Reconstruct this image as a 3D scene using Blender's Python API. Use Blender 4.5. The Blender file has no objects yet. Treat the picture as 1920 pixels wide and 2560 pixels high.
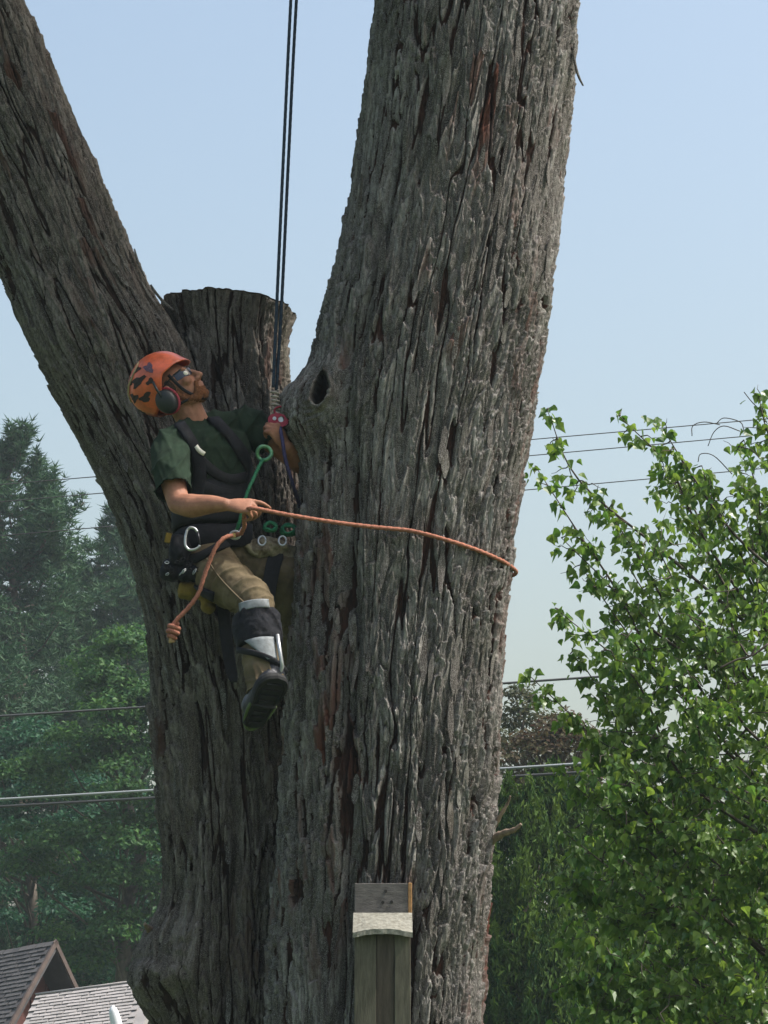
import bpy, bmesh, math, random
import numpy as np
from mathutils import Vector, Matrix
from mathutils.bvhtree import BVHTree

# ------------------------------------------------------------------ camera, sky, sun, exposure
scene = bpy.context.scene
COL = scene.collection
VFOV = math.radians(22.0)
PITCH = math.radians(12.0)
CAM_Z = 1.6
cam_d = bpy.data.cameras.new('camera')
cam_d.sensor_fit = 'VERTICAL'
cam_d.angle = VFOV
cam_d.clip_start = 0.1
cam_d.clip_end = 2000
cam = bpy.data.objects.new('camera', cam_d)
COL.objects.link(cam)
cam.location = (0, 0, CAM_Z)
cam.rotation_euler = (math.radians(90) + PITCH, 0, 0)
scene.camera = cam

SUN_ELEV, SUN_AZ = math.radians(56), math.radians(95)     # azimuth clockwise from +Y (away from the viewer)
world = bpy.data.worlds.new('World')
scene.world = world
world.use_nodes = True
wn = world.node_tree
wn.nodes.clear()
w_out = wn.nodes.new('ShaderNodeOutputWorld')
w_bg = wn.nodes.new('ShaderNodeBackground')
w_sky = wn.nodes.new('ShaderNodeTexSky')
w_sky.sky_type = 'NISHITA'
w_sky.sun_disc = False
w_sky.sun_elevation = SUN_ELEV
w_sky.sun_rotation = SUN_AZ
w_sky.altitude = 50
w_sky.air_density = 1.55
w_sky.dust_density = 6.0
w_sky.ozone_density = 0.9
w_bg.inputs['Strength'].default_value = 0.143
wn.links.new(w_sky.outputs[0], w_bg.inputs[0])
wn.links.new(w_bg.outputs[0], w_out.inputs[0])

sun_d = bpy.data.lights.new('sun', 'SUN')
sun_d.energy = 4.2
sun_d.angle = math.radians(1.5)
sun_d.color = (1.0, 0.96, 0.91)
sun = bpy.data.objects.new('sun', sun_d)
COL.objects.link(sun)
sdir = Vector((math.sin(SUN_AZ) * math.cos(SUN_ELEV), math.cos(SUN_AZ) * math.cos(SUN_ELEV), math.sin(SUN_ELEV)))
sun.rotation_euler = sdir.to_track_quat('Z', 'Y').to_euler()
sun.location = (30, 0, 60)

scene.view_settings.view_transform = 'Standard'
scene.view_settings.look = 'None'
scene.view_settings.exposure = 0.62
scene.view_settings.gamma = 1.0
scene.view_settings.use_curve_mapping = False
scene.render.engine = 'CYCLES'
scene.cycles.max_bounces = 6
scene.cycles.transparent_max_bounces = 8

# ------------------------------------------------------------------ helpers
F = 1280 / math.tan(VFOV / 2)
CP, SP = math.cos(PITCH), math.sin(PITCH)

def P(u, v, Y):
    x, y = (u - 960) / F, (1280 - v) / F
    k = Y / (CP - SP * y)
    return np.array((x * k, Y, CAM_Z + k * (SP + CP * y)))

def PV(u, v, Y):
    return Vector(P(u, v, Y))

def Z_of(v, Y):
    return P(960, v, Y)[2]

def px(n, Y=10.9):                       # size in metres of n photograph pixels at depth Y
    return n / F * Y * 1.02

def tag(o, label=None, cat=None, group=None, kind=None):
    if label: o['label'] = label
    if cat: o['category'] = cat
    if group: o['group'] = group
    if kind: o['kind'] = kind
    return o

def empty(name, loc=(0, 0, 0)):
    o = bpy.data.objects.new(name, None)
    o.empty_display_size = 0.1
    COL.objects.link(o)
    o.location = loc
    return o

def link(name, me, mat=None, parent=None, keep=True):
    o = bpy.data.objects.new(name, me)
    COL.objects.link(o)
    if mat is not None and not me.materials:
        for m in (mat if isinstance(mat, (list, tuple)) else [mat]):
            me.materials.append(m)
    if parent is not None:
        o.parent = parent
        if keep:
            pm = Matrix.Identity(4)
            q = parent
            while q is not None:
                pm = q.matrix_basis @ pm if q.parent is None else q.matrix_parent_inverse @ q.matrix_basis @ pm
                q = q.parent
            # parents only ever carry a plain location / matrix
            o.matrix_parent_inverse = world_of(parent).inverted()
    return o

def world_of(o):
    m = o.matrix_basis.copy()
    if o.parent is not None:
        m = world_of(o.parent) @ o.matrix_parent_inverse @ m
    return m

def mesh_np(name, verts, faces, smooth=True, attrs=None):
    """faces: array (n,3) or (n,4), or list of such arrays"""
    me = bpy.data.meshes.new(name)
    verts = np.asarray(verts, dtype=np.float32)
    fl = [np.asarray(f, dtype=np.int32) for f in (faces if isinstance(faces, list) else [faces]) if len(f)]
    me.vertices.add(len(verts))
    me.vertices.foreach_set('co', verts.ravel())
    nl = sum(f.size for f in fl)
    npoly = sum(len(f) for f in fl)
    me.loops.add(nl)
    me.loops.foreach_set('vertex_index', np.concatenate([f.ravel() for f in fl]))
    me.polygons.add(npoly)
    tot = np.concatenate([np.full(len(f), f.shape[1], dtype=np.int32) for f in fl])
    start = np.concatenate([[0], np.cumsum(tot)[:-1]]).astype(np.int32)
    me.polygons.foreach_set('loop_start', start)
    me.polygons.foreach_set('loop_total', tot)
    me.polygons.foreach_set('use_smooth', np.full(npoly, smooth, dtype=bool))
    for k, a in (attrs or {}).items():
        at = me.attributes.new(k, 'FLOAT', 'POINT')
        at.data.foreach_set('value', np.asarray(a, dtype=np.float32).ravel())
    me.update(calc_edges=True)
    me.validate()
    return me

class MB:
    """collects boxes, tubes and plates into one mesh"""
    def __init__(s):
        s.v = []; s.f = []
    def add(s, vs, fs):
        n = len(s.v)
        s.v += [tuple(map(float, p)) for p in vs]
        s.f += [tuple(i + n for i in f) for f in fs]
    def box(s, c, size, M=None):
        hx, hy, hz = [q / 2 for q in size]
        vs = [Vector((sx * hx, sy * hy, sz * hz)) for sz in (-1, 1) for sy in (-1, 1) for sx in (-1, 1)]
        if M is not None: vs = [M @ q for q in vs]
        vs = [q + Vector(c) for q in vs]
        s.add(vs, [(0, 2, 3, 1), (4, 5, 7, 6), (0, 1, 5, 4), (2, 6, 7, 3), (0, 4, 6, 2), (1, 3, 7, 5)])
    def tube(s, pts, r, n=8, twist=None, cap=True):
        pts = [Vector(p) for p in pts]
        rr = r if hasattr(r, '__len__') else [r] * len(pts)
        base = len(s.v)
        up = None
        for i, p in enumerate(pts):
            d = (pts[min(i + 1, len(pts) - 1)] - pts[max(i - 1, 0)])
            if d.length < 1e-9: d = Vector((0, 0, 1))
            d.normalize()
            if up is None:
                up = d.orthogonal().normalized()
            up = (up - d * up.dot(d))
            if up.length < 1e-6: up = d.orthogonal()
            up.normalize()
            w = d.cross(up)
            for k in range(n):
                a = 2 * math.pi * k / n
                q = rr[i] * (1 + (twist(i, a) if twist else 0))
                s.v.append(tuple(p + (up * math.cos(a) + w * math.sin(a)) * q))
        for i in range(len(pts) - 1):
            for k in range(n):
                a = base + i * n + k; b = base + i * n + (k + 1) % n
                s.f.append((a, b, b + n, a + n))
        if cap:
            s.f.append(tuple(base + k for k in reversed(range(n))))
            e = base + (len(pts) - 1) * n
            s.f.append(tuple(e + k for k in range(n)))
    def mesh(s, name, smooth=False):
        me = bpy.data.meshes.new(name)
        me.from_pydata(s.v, [], s.f)
        if smooth:
            me.polygons.foreach_set('use_smooth', [True] * len(me.polygons))
        me.update()
        return me
    def build(s, name, mat, parent=None, smooth=False, bevel=0):
        me = s.mesh(name, smooth)
        if bevel:
            bm = bmesh.new(); bm.from_mesh(me)
            bmesh.ops.bevel(bm, geom=bm.edges[:], offset=bevel, segments=2, affect='EDGES', profile=.6)
            bm.to_mesh(me); bm.free()
        return link(name, me, mat, parent)

def catmull(pts, n=8):
    p = [Vector(q) for q in pts]
    p = [p[0] * 2 - p[1]] + p + [p[-1] * 2 - p[-2]]
    out = []
    for i in range(1, len(p) - 2):
        for k in range(n):
            t = k / n
            a, b, c, d = p[i - 1], p[i], p[i + 1], p[i + 2]
            out.append(0.5 * ((2 * b) + (c - a) * t + (2 * a - 5 * b + 4 * c - d) * t * t + (3 * b - a - 3 * c + d) * t ** 3))
    out.append(p[-2])
    return out

# ---- numpy noise
def _hash(*ix):
    h = np.zeros_like(ix[0], dtype=np.uint32)
    for k, i in enumerate(ix):
        h = h ^ (i.astype(np.int64).astype(np.uint32) * np.uint32((0x9E3779B1, 0x85EBCA77, 0xC2B2AE3D, 0x27D4EB2F)[k]))
        h = (h ^ (h >> np.uint32(15))) * np.uint32(0x2C1B3C6D)
        h = (h ^ (h >> np.uint32(12))) * np.uint32(0x297A2D39)
        h = h ^ (h >> np.uint32(15))
    return h

def rnd(*ix):
    return _hash(*ix).astype(np.float64) / 4294967295.0

def vnoise(x, y, seed=0):
    """smooth value noise in -1..1"""
    xi, yi = np.floor(x), np.floor(y)
    fx, fy = x - xi, y - yi
    fx = fx * fx * fx * (fx * (fx * 6 - 15) + 10); fy = fy * fy * fy * (fy * (fy * 6 - 15) + 10)
    xi = xi.astype(np.int64); yi = yi.astype(np.int64)
    sd = np.full_like(xi, seed)
    a = rnd(xi, yi, sd); b = rnd(xi + 1, yi, sd); c = rnd(xi, yi + 1, sd); d = rnd(xi + 1, yi + 1, sd)
    return 2 * ((a * (1 - fx) + b * fx) * (1 - fy) + (c * (1 - fx) + d * fx) * fy) - 1

def fbm(x, y, seed=0, o=3):
    s = 0; a = 1; t = 0
    for k in range(o):
        s = s + a * vnoise(x * 2 ** k + 17.3 * k, y * 2 ** k - 9.1 * k, seed + k); t += a; a *= .5
    return s / t

def voronoi(x, y, seed=0, jit=.95):
    xi, yi = np.floor(x).astype(np.int64), np.floor(y).astype(np.int64)
    f1 = np.full(x.shape, 9.0); f2 = np.full(x.shape, 9.0)
    cid = np.zeros(x.shape); ly = np.zeros(x.shape); lx = np.zeros(x.shape)
    for dx in (-1, 0, 1):
        for dy in (-1, 0, 1):
            cx, cy = xi + dx, yi + dy
            s1 = np.full_like(cx, seed)
            ox = cx + .5 + (rnd(cx, cy, s1) - .5) * jit - x
            oy = cy + .5 + (rnd(cx, cy, s1 + 1) - .5) * jit - y
            d = np.sqrt(ox * ox + oy * oy)
            near = d < f1
            f2 = np.where(near, f1, np.minimum(f2, d))
            cid = np.where(near, rnd(cx, cy, s1 + 2), cid)
            ly = np.where(near, -oy, ly); lx = np.where(near, -ox, lx)
            f1 = np.where(near, d, f1)
    return f1, f2, cid, lx, ly

def sstep(a, b, x):
    t = np.clip((x - a) / (b - a), 0, 1)
    return t * t * (3 - 2 * t)

# ---- materials
def mat(name, col, rough=.8, spec=.3, metal=0, vary=0, scale=20, bump=0, bscale=200, stretch=(1, 1, 1), col2=None, trans=None, sss=0, dirt=None):
    m = bpy.data.materials.new(name)
    m.use_nodes = True
    nt = m.node_tree
    b = nt.nodes['Principled BSDF']
    b.inputs['Base Color'].default_value = (*col, 1)
    b.inputs['Roughness'].default_value = rough
    b.inputs['Specular IOR Level'].default_value = spec
    b.inputs['Metallic'].default_value = metal
    if sss:
        b.inputs['Subsurface Weight'].default_value = sss
        b.inputs['Subsurface Radius'].default_value = (.01, .004, .002)
        b.inputs['Subsurface Scale'].default_value = 1
    if vary or col2 or bump or dirt:
        tc = nt.nodes.new('ShaderNodeTexCoord')
        mp = nt.nodes.new('ShaderNodeMapping')
        mp.inputs['Scale'].default_value = stretch
        nt.links.new(tc.outputs['Object'], mp.inputs[0])
    if vary or col2:
        n = nt.nodes.new('ShaderNodeTexNoise')
        n.inputs['Scale'].default_value = scale
        n.inputs['Detail'].default_value = 5
        n.inputs['Roughness'].default_value = .65
        r = nt.nodes.new('ShaderNodeValToRGB')
        r.color_ramp.elements[0].position = .33
        r.color_ramp.elements[1].position = .67
        c2 = col2 or tuple(min(1, c * (1 + vary)) for c in col)
        c1 = col if col2 else tuple(c * (1 - vary) for c in col)
        r.color_ramp.elements[0].color = (*c1, 1)
        r.color_ramp.elements[1].color = (*c2, 1)
        nt.links.new(mp.outputs[0], n.inputs[0])
        nt.links.new(n.outputs[0], r.inputs[0])
        nt.links.new(r.outputs[0], b.inputs['Base Color'])
    if dirt:
        dn = nt.nodes.new('ShaderNodeTexNoise'); dn.inputs['Scale'].default_value = 42; dn.inputs['Detail'].default_value = 7; dn.inputs['Roughness'].default_value = .75
        dr = nt.nodes.new('ShaderNodeValToRGB'); dr.color_ramp.elements[0].position = .57; dr.color_ramp.elements[1].position = .72
        dr.color_ramp.elements[0].color = (0, 0, 0, 1); dr.color_ramp.elements[1].color = (.75, .75, .75, 1)
        dx = nt.nodes.new('ShaderNodeMix'); dx.data_type = 'RGBA'; dx.inputs[7].default_value = (*dirt, 1)
        nt.links.new(tc.outputs['Object'], dn.inputs[0]); nt.links.new(dn.outputs[0], dr.inputs[0]); nt.links.new(dr.outputs[0], dx.inputs[0])
        src = b.inputs['Base Color'].links
        if src: nt.links.new(src[0].from_socket, dx.inputs[6])
        else: dx.inputs[6].default_value = (*col, 1)
        nt.links.new(dx.outputs[2], b.inputs['Base Color'])
    if bump:
        n2 = nt.nodes.new('ShaderNodeTexNoise')
        n2.inputs['Scale'].default_value = bscale
        n2.inputs['Detail'].default_value = 4
        bp = nt.nodes.new('ShaderNodeBump')
        bp.inputs['Strength'].default_value = bump
        bp.inputs['Distance'].default_value = .004
        nt.links.new(mp.outputs[0], n2.inputs[0])
        nt.links.new(n2.outputs[0], bp.inputs['Height'])
        nt.links.new(bp.outputs[0], b.inputs['Normal'])
    return m

def leaf_mat(name, c1, c2, trans=.35, rough=.5, spec=.12):
    """per-leaf colour from attribute 'lr' (0..1); light passes through"""
    m = bpy.data.materials.new(name)
    m.use_nodes = True
    nt = m.node_tree
    b = nt.nodes['Principled BSDF']
    out = nt.nodes['Material Output']
    at = nt.nodes.new('ShaderNodeAttribute'); at.attribute_name = 'lr'
    oi = nt.nodes.new('ShaderNodeObjectInfo')
    ad = nt.nodes.new('ShaderNodeMath'); ad.operation = 'ADD'
    fr = nt.nodes.new('ShaderNodeMath'); fr.operation = 'FRACT'
    nt.links.new(at.outputs['Fac'], ad.inputs[0]); nt.links.new(oi.outputs['Random'], ad.inputs[1])
    nt.links.new(ad.outputs[0], fr.inputs[0])
    r = nt.nodes.new('ShaderNodeValToRGB')
    r.color_ramp.elements[0].color = (*c1, 1); r.color_ramp.elements[1].color = (*c2, 1)
    nt.links.new(fr.outputs[0], r.inputs[0])
    nt.links.new(r.outputs[0], b.inputs['Base Color'])
    b.inputs['Roughness'].default_value = rough
    b.inputs['Specular IOR Level'].default_value = spec
    tr = nt.nodes.new('ShaderNodeBsdfTranslucent')
    hs = nt.nodes.new('ShaderNodeHueSaturation')
    hs.inputs['Hue'].default_value = .48; hs.inputs['Saturation'].default_value = 1.15; hs.inputs['Value'].default_value = 1.5
    nt.links.new(r.outputs[0], hs.inputs['Color']); nt.links.new(hs.outputs[0], tr.inputs[0])
    mx = nt.nodes.new('ShaderNodeMixShader'); mx.inputs[0].default_value = trans
    nt.links.new(b.outputs[0], mx.inputs[1]); nt.links.new(tr.outputs[0], mx.inputs[2])
    nt.links.new(mx.outputs[0], out.inputs['Surface'])
    return m

def bark_mat(name, pale, mid, dark, red=(.105, .043, .030), moss=(.07, .09, .04)):
    m = bpy.data.materials.new(name)
    m.use_nodes = True
    nt = m.node_tree; N = nt.nodes.new; L = nt.links.new
    b = nt.nodes['Principled BSDF']
    b.inputs['Roughness'].default_value = .92
    b.inputs['Specular IOR Level'].default_value = .12
    def attr(n):
        a = N('ShaderNodeAttribute'); a.attribute_name = n; return a.outputs['Fac']
    def ramp(src, p0, p1, c0, c1):
        r = N('ShaderNodeValToRGB')
        r.color_ramp.elements[0].position = p0; r.color_ramp.elements[1].position = p1
        r.color_ramp.elements[0].color = (*c0, 1); r.color_ramp.elements[1].color = (*c1, 1)
        L(src, r.inputs[0]); return r.outputs[0]
    def mix(f, a, c, mode='MIX'):
        x = N('ShaderNodeMix'); x.data_type = 'RGBA'; x.blend_type = mode
        if isinstance(f, float): x.inputs[0].default_value = f
        else: L(f, x.inputs[0])
        for k, s in ((6, a), (7, c)):
            if isinstance(s, tuple): x.inputs[k].default_value = (*s, 1)
            else: L(s, x.inputs[k])
        return x.outputs[2]
    gp = N('ShaderNodeNewGeometry')
    mp = N('ShaderNodeMapping'); mp.inputs['Scale'].default_value = (1, 1, .22)
    L(gp.outputs['Position'], mp.inputs[0])
    def noise(sc, det=5, ro=.6, src=mp.outputs[0]):
        n = N('ShaderNodeTexNoise'); n.inputs['Scale'].default_value = sc; n.inputs['Detail'].default_value = det
        n.inputs['Roughness'].default_value = ro; L(src, n.inputs[0]); return n.outputs[0]
    plate = ramp(attr('pid'), .12, .92, tuple(c * .5 for c in mid), tuple(min(1, c * 1.12) for c in pale))
    e = plate.node.color_ramp.elements.new(.5); e.color = (*[(a * .75 + c * .25) for a, c in zip(mid, pale)], 1)
    grain = noise(90, 6, .7)
    plate = mix(ramp(grain, .38, .66, (0, 0, 0), (.9, .9, .9)), plate, tuple(c * .42 for c in mid))
    lic = noise(11, 6, .7, gp.outputs['Position'])
    plate = mix(ramp(lic, .55, .70, (0, 0, 0), (.5, .5, .5)), plate, tuple(min(1, c * q) for c, q in zip(pale, (1.05, 1.08, 1.07))))
    spk = noise(260, 3, .8, gp.outputs['Position'])
    plate = mix(ramp(spk, .50, .66, (0, 0, 0), (.75, .75, .75)), plate, tuple(min(1, c * 1.25) for c in pale))
    mm = noise(3.2, 5, .65, gp.outputs['Position'])
    plate = mix(ramp(mm, .5, .68, (0, 0, 0), (.2, .2, .2)), plate, moss)
    # fresh inner bark where plates have shed
    rd = N('ShaderNodeMath'); rd.operation = 'MULTIPLY'
    L(ramp(noise(2.6, 4, .6), .52, .64, (0, 0, 0), (1, 1, 1)), rd.inputs[0])
    L(ramp(attr('pid2'), .66, .90, (0, 0, 0), (1, 1, 1)), rd.inputs[1])
    plate = mix(rd.outputs[0], plate, red)
    furrow = mix(ramp(noise(34, 6, .75), .40, .62, (0, 0, 0), (1, 1, 1)), dark, tuple((a * .5 + c * .5) for a, c in zip(red, dark)))
    colr = mix(ramp(attr('bh'), .36, .60, (0, 0, 0), (1, 1, 1)), furrow, plate)
    L(colr, b.inputs['Base Color'])
    bp = N('ShaderNodeBump'); bp.inputs['Strength'].default_value = 1.0; bp.inputs['Distance'].default_value = .009
    L(noise(150, 7, .8), bp.inputs['Height']); L(bp.outputs[0], b.inputs['Normal'])
    return m
# ------------------------------------------------------------------ ground
grass_m = mat('lawn grass', (.05, .085, .025), rough=.9, vary=.4, scale=3, bump=.4, bscale=60)
g = MB()
g.add([(-300, -60, 0), (300, -60, 0), (300, 300, 0), (-300, 300, 0)], [(0, 1, 2, 3)])
tag(g.build('ground', grass_m), kind='structure')

# ------------------------------------------------------------------ the big tree
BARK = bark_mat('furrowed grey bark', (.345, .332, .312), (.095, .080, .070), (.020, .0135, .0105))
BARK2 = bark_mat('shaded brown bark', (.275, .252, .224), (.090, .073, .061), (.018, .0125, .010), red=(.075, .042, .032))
tree = empty('large_tree', tuple(P(800, 3700, 11.2)))
tree.location.z = 0
tag(tree, 'huge forked tree with furrowed grey bark and a sawn off middle limb', 'tree')

def bark_height(s, t, seed, shag=1.0):
    # meandering fissures that split and join, flakes that overlap like loose shingles, and fine shreds
    ws = s + .016 * vnoise(s / .15, t / .55, seed + 5) + .0045 * vnoise(s / .05, t / .22, seed + 6) + .0012 * vnoise(s / .015, t / .07, seed + 8) + .0016 * vnoise(s / .007, t / .018, seed + 12)
    wt = t + .10 * vnoise(s / .03, t / .3, seed + 7) + .012 * vnoise(s / .012, t / .05, seed + 9)
    n1 = vnoise(ws / .048, wt / .66, seed) + .38 * vnoise(ws / .019, wt / .19, seed + 1)
    c1 = sstep(.03, .20, np.abs(n1))
    n2 = vnoise(ws / .022 + 7, wt / .27, seed + 2) + .35 * vnoise(ws / .010, wt / .09, seed + 3)
    c2 = sstep(.01, .16, np.abs(n2))
    n3 = vnoise(ws / .014 + 3, wt / .15, seed + 4)
    c3 = sstep(0, .3, np.abs(n3))
    f1, f2, id1, lx, ly = voronoi(ws / .042, wt / .20, seed + 10)
    lift1 = np.clip(.5 - ly, 0, 1.1)
    e1 = sstep(0, .04, f2 - f1)
    g1, g2, id2, _, ly2 = voronoi(ws / .020 + 3.1, wt / .085 + 1.7, seed + 11)
    lift2 = np.clip(.5 - ly2, 0, 1)
    e2 = sstep(0, .07, g2 - g1)
    k1, k2, id3, _, ly3 = voronoi(ws / .0085 + .3, wt / .075, seed + 31)
    deep = .5 + .5 * vnoise(s / .22, t / .9, seed + 71)            # some fissures are deep, others closed up
    d1 = .80 + .20 * deep
    H = .029 * (1 - d1 * (1 - c1)) * (.8 + .2 * c2)
    H = H + c1 * (.015 * (id1 - .5) + .013 * (lift1 - .5) * shag - .002 * (1 - e1))
    H = H + .0050 * c2 * (.6 + .4 * c3) + .0105 * (id2 - .5) * c2 + .0115 * (lift2 - .5) * e2
    H = H + .0034 * id3 + .0022 * vnoise(ws / .006, wt / .11, seed + 41) + .0011 * vnoise(s / .004, t / .02, seed + 42)
    amp = .85 + .35 * vnoise(s / .45, t / .7, seed + 51)
    H = H * np.clip(amp, .5, 1.25) - .004
    bh = np.clip((1 - d1 * (1 - c1)) * (.45 + .4 * c2 + .15 * c3) - .42 * (1 - e2) - .2 * (1 - e1), 0, 1)
    return H, bh, id1 * .5 + id2 * .4 + id3 * .1, id1

class Trunk:
    def __init__(s, prof, ratio=.9):
        s.prof = sorted(prof); s.ratio = ratio
        s.v = np.array([p[0] for p in s.prof], float)
        s.cols = [np.array([p[k] for p in s.prof], float) for k in (1, 2, 3)]
        vv = np.arange(s.v[0], s.v[-1] + 1, 10.)
        ker = np.hanning(13); ker /= ker.sum()
        s.vv = vv; s.sm = []
        for c in s.cols:
            q = np.interp(vv, s.v, c)
            q = np.convolve(np.pad(q, 6, mode='reflect', reflect_type='odd'), ker, 'valid')
            s.sm.append(q)
    def at(s, v):
        v = np.asarray(v, float)
        uL, uR, Y = [np.interp(v, s.vv, c) for c in s.sm]
        y = (1280 - v) / F
        k = Y / (CP - SP * y)
        xl, xr = (uL - 960) / F * k, (uR - 960) / F * k
        z = CAM_Z + k * (SP + CP * y)
        return (xl + xr) / 2, Y, z, (xr - xl) / 2
    def front(s, x, z, phi=None):
        """point on the plain surface at world x, z (front side)"""
        vs = np.linspace(s.vv[0], s.vv[-1], 600)
        cx, cy, cz, r = s.at(vs)
        o = np.argsort(cz)
        cx, cy, r = [np.interp(z, cz[o], a[o]) for a in (cx, cy, r)]
        q = np.clip((x - cx) / r, -1, 1)
        return cy - s.ratio * r * math.sqrt(max(0, 1 - q * q)), cx, cy, r
    def mesh(s, name, vrows, na, seed, mod=None, barkmod=None, flute=.03, dense=.65):
        v = np.asarray(vrows, float)
        cx, cy, cz, r = s.at(v)
        dl = np.sqrt(np.diff(cx) ** 2 + np.diff(cz) ** 2)
        t = np.concatenate([[0], np.cumsum(dl)])
        q = np.linspace(-1, 1, na, endpoint=False)
        phi = math.pi * (dense * q + (1 - dense) * q ** 5)
        PH, T = np.meshgrid(phi, t)
        R = r[:, None] * np.ones_like(PH)
        rref = np.mean(r)
        # two of the noise's own copies are blended at the back so the ring closes
        S = PH * rref
        fl = flute * vnoise(PH * 1.6 + 40, T / .9, seed + 60) + flute * .5 * vnoise(PH * 4 + 9, T / .5, seed + 61)
        w = sstep(2.7, math.pi, np.abs(PH)); fl = fl * (1 - w)
        R = R * (1 + fl)
        X = cx[:, None] + R * np.sin(PH)
        Yv = cy[:, None] - s.ratio * R * np.cos(PH)
        Z = cz[:, None] + 0 * PH
        nx, ny = np.sin(PH) * s.ratio, -np.cos(PH)
        nn = np.sqrt(nx * nx + ny * ny); nx /= nn; ny /= nn
        nz = np.zeros_like(nx)
        dev = np.zeros_like(nx)
        if mod: 
            X, Yv, Z = mod(X, Yv, Z, PH, T, v[:, None] + 0 * PH, nx, ny)
        H, bh, p1, p2 = bark_height(S, T, seed)
        if barkmod: H, bh = barkmod(H, bh, X, Yv, Z, PH, v[:, None] + 0 * PH)
        H = H - .020
        X = X + nx * H; Yv = Yv + ny * H
        nr = len(v)
        idx = np.arange(nr * na).reshape(nr, na)
        a = idx[:-1]; b = idx[1:]
        f = np.stack([a, np.roll(a, -1, 1), np.roll(b, -1, 1), b], -1).reshape(-1, 4)
        # rows run top (small v) to bottom: orient outward
        f = f[:, ::-1]
        me = mesh_np(name, np.stack([X, Yv, Z], -1).reshape(-1, 3), f, True, {'bh': bh, 'pid': p1, 'pid2': p2})
        return me

def rows(parts):
    return np.concatenate([np.linspace(a, b, n, endpoint=False) for a, b, n in parts])

# right-hand trunk
YR = 11.0
T_right = Trunk([(-2600, 1090, 1700, YR), (-1500, 1040, 1600, YR), (-600, 990, 1515, YR), (0, 942, 1447, YR), (200, 914, 1431, YR), (300, 900, 1420, YR), (450, 878, 1402, YR),
    (600, 850, 1388, YR), (700, 830, 1376, YR), (800, 805, 1366, YR), (880, 790, 1352, YR), (1000, 775, 1332, YR), (1080, 765, 1318, YR), (1150, 756, 1308, YR), (1300, 748, 1287, YR),
    (1400, 742, 1277, YR), (1500, 736, 1263, YR), (1600, 726, 1258, YR), (1700, 716, 1252, YR), (1900, 716, 1244, YR), (2100, 706, 1232, YR), (2200, 698, 1225, YR),
    (2300, 690, 1215, YR), (2400, 684, 1208, YR), (2560, 678, 1200, YR), (2800, 670, 1195, YR), (3300, 630, 1215, YR), (3740, 500, 1300, YR)], .88)
KN = P(775, 1025, YR - .10)
HO = P(802, 985, YR - .2)
HOLE = {}
def mod_right(X, Y, Z, PH, T, V, nx, ny):
    # dark fold between the buttress and the column
    pg = np.interp(V, [600, 1300, 2000, 2560, 3700], [-.95, -.50, -.37, -.34, -.3])
    dep = np.interp(V, [500, 900, 1400, 2300, 3700], [.0, .03, .06, .05, .06])
    pg = pg + .03 * vnoise(T / .35, T * 0, 77)
    gq = np.exp(-((PH - pg) / .085) ** 2) * dep
    pg2 = np.interp(V, [0, 1300, 2000, 2560, 3700], [-.2, .25, .30, .35, .3])
    gq += np.exp(-((PH - pg2) / .06) ** 2) * np.interp(V, [900, 1500, 2300], [0, .018, .03])
    # upper fold running down to the knob
    pg3 = np.interp(V, [300, 800, 1000], [-.62, -.62, -.6])
    gq += np.exp(-((PH - pg3) / .07) ** 2) * np.interp(V, [250, 500, 880, 960], [0, .03, .05, 0])
    X = X - nx * gq; Y = Y - ny * gq
    front = (PH < .3) & (PH > -2.2)
    d2 = ((X - KN[0]) / .135) ** 2 + ((Z - KN[2]) / .145) ** 2
    bumpk = np.where(front, .125 * np.exp(-d2 ** 1.4 * .7), 0)
    X = X + nx * bumpk; Y = Y + ny * bumpk
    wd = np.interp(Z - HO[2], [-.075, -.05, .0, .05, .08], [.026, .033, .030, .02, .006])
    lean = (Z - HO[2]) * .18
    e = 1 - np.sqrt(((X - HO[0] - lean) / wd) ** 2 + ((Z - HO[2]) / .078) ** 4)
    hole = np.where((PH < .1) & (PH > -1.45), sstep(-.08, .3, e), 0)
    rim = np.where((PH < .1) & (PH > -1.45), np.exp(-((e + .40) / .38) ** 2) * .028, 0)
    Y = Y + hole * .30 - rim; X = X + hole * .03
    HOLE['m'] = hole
    return X, Y, Z
def bark_right(H, bh, X, Y, Z, PH, V):
    d = np.sqrt(((X - KN[0] - .01) / .15) ** 2 + ((Z - KN[2] - .01) / .17) ** 2)
    front = np.where((PH < .3) & (PH > -2.2), 1., 0.)
    k = front * (1 - sstep(.45, 1.0, d))
    wr = .0035 * np.sin(d * 42 + 3 * vnoise(X / .05, Z / .05, 5)) + .004 * vnoise(X / .02, Z / .012, 8)
    bulge = .6 + .5 * vnoise(X / .05, Z / .09, 9)
    H = H * (1 - .85 * k) + k * (.012 + wr)
    bh = bh * (1 - .7 * k) + .7 * k * np.clip(.35 + .3 * bulge, 0, 1)
    bh = bh * (1 - sstep(.1, .7, HOLE['m']))  # dark rotten wood, with the hole's shade put into the colour too
    H = H * np.interp(V, [-200, 900, 1400, 2560], [.85, 1.0, 1.05, 1.2])
    return H, bh
vr = rows([(-2600, -120, 60), (-120, 2640, 1120), (2640, 3740, 40)])
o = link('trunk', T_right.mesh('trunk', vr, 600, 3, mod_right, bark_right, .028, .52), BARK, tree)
tag(o, 'right hand stem with a smooth knob and dark knothole')

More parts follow.
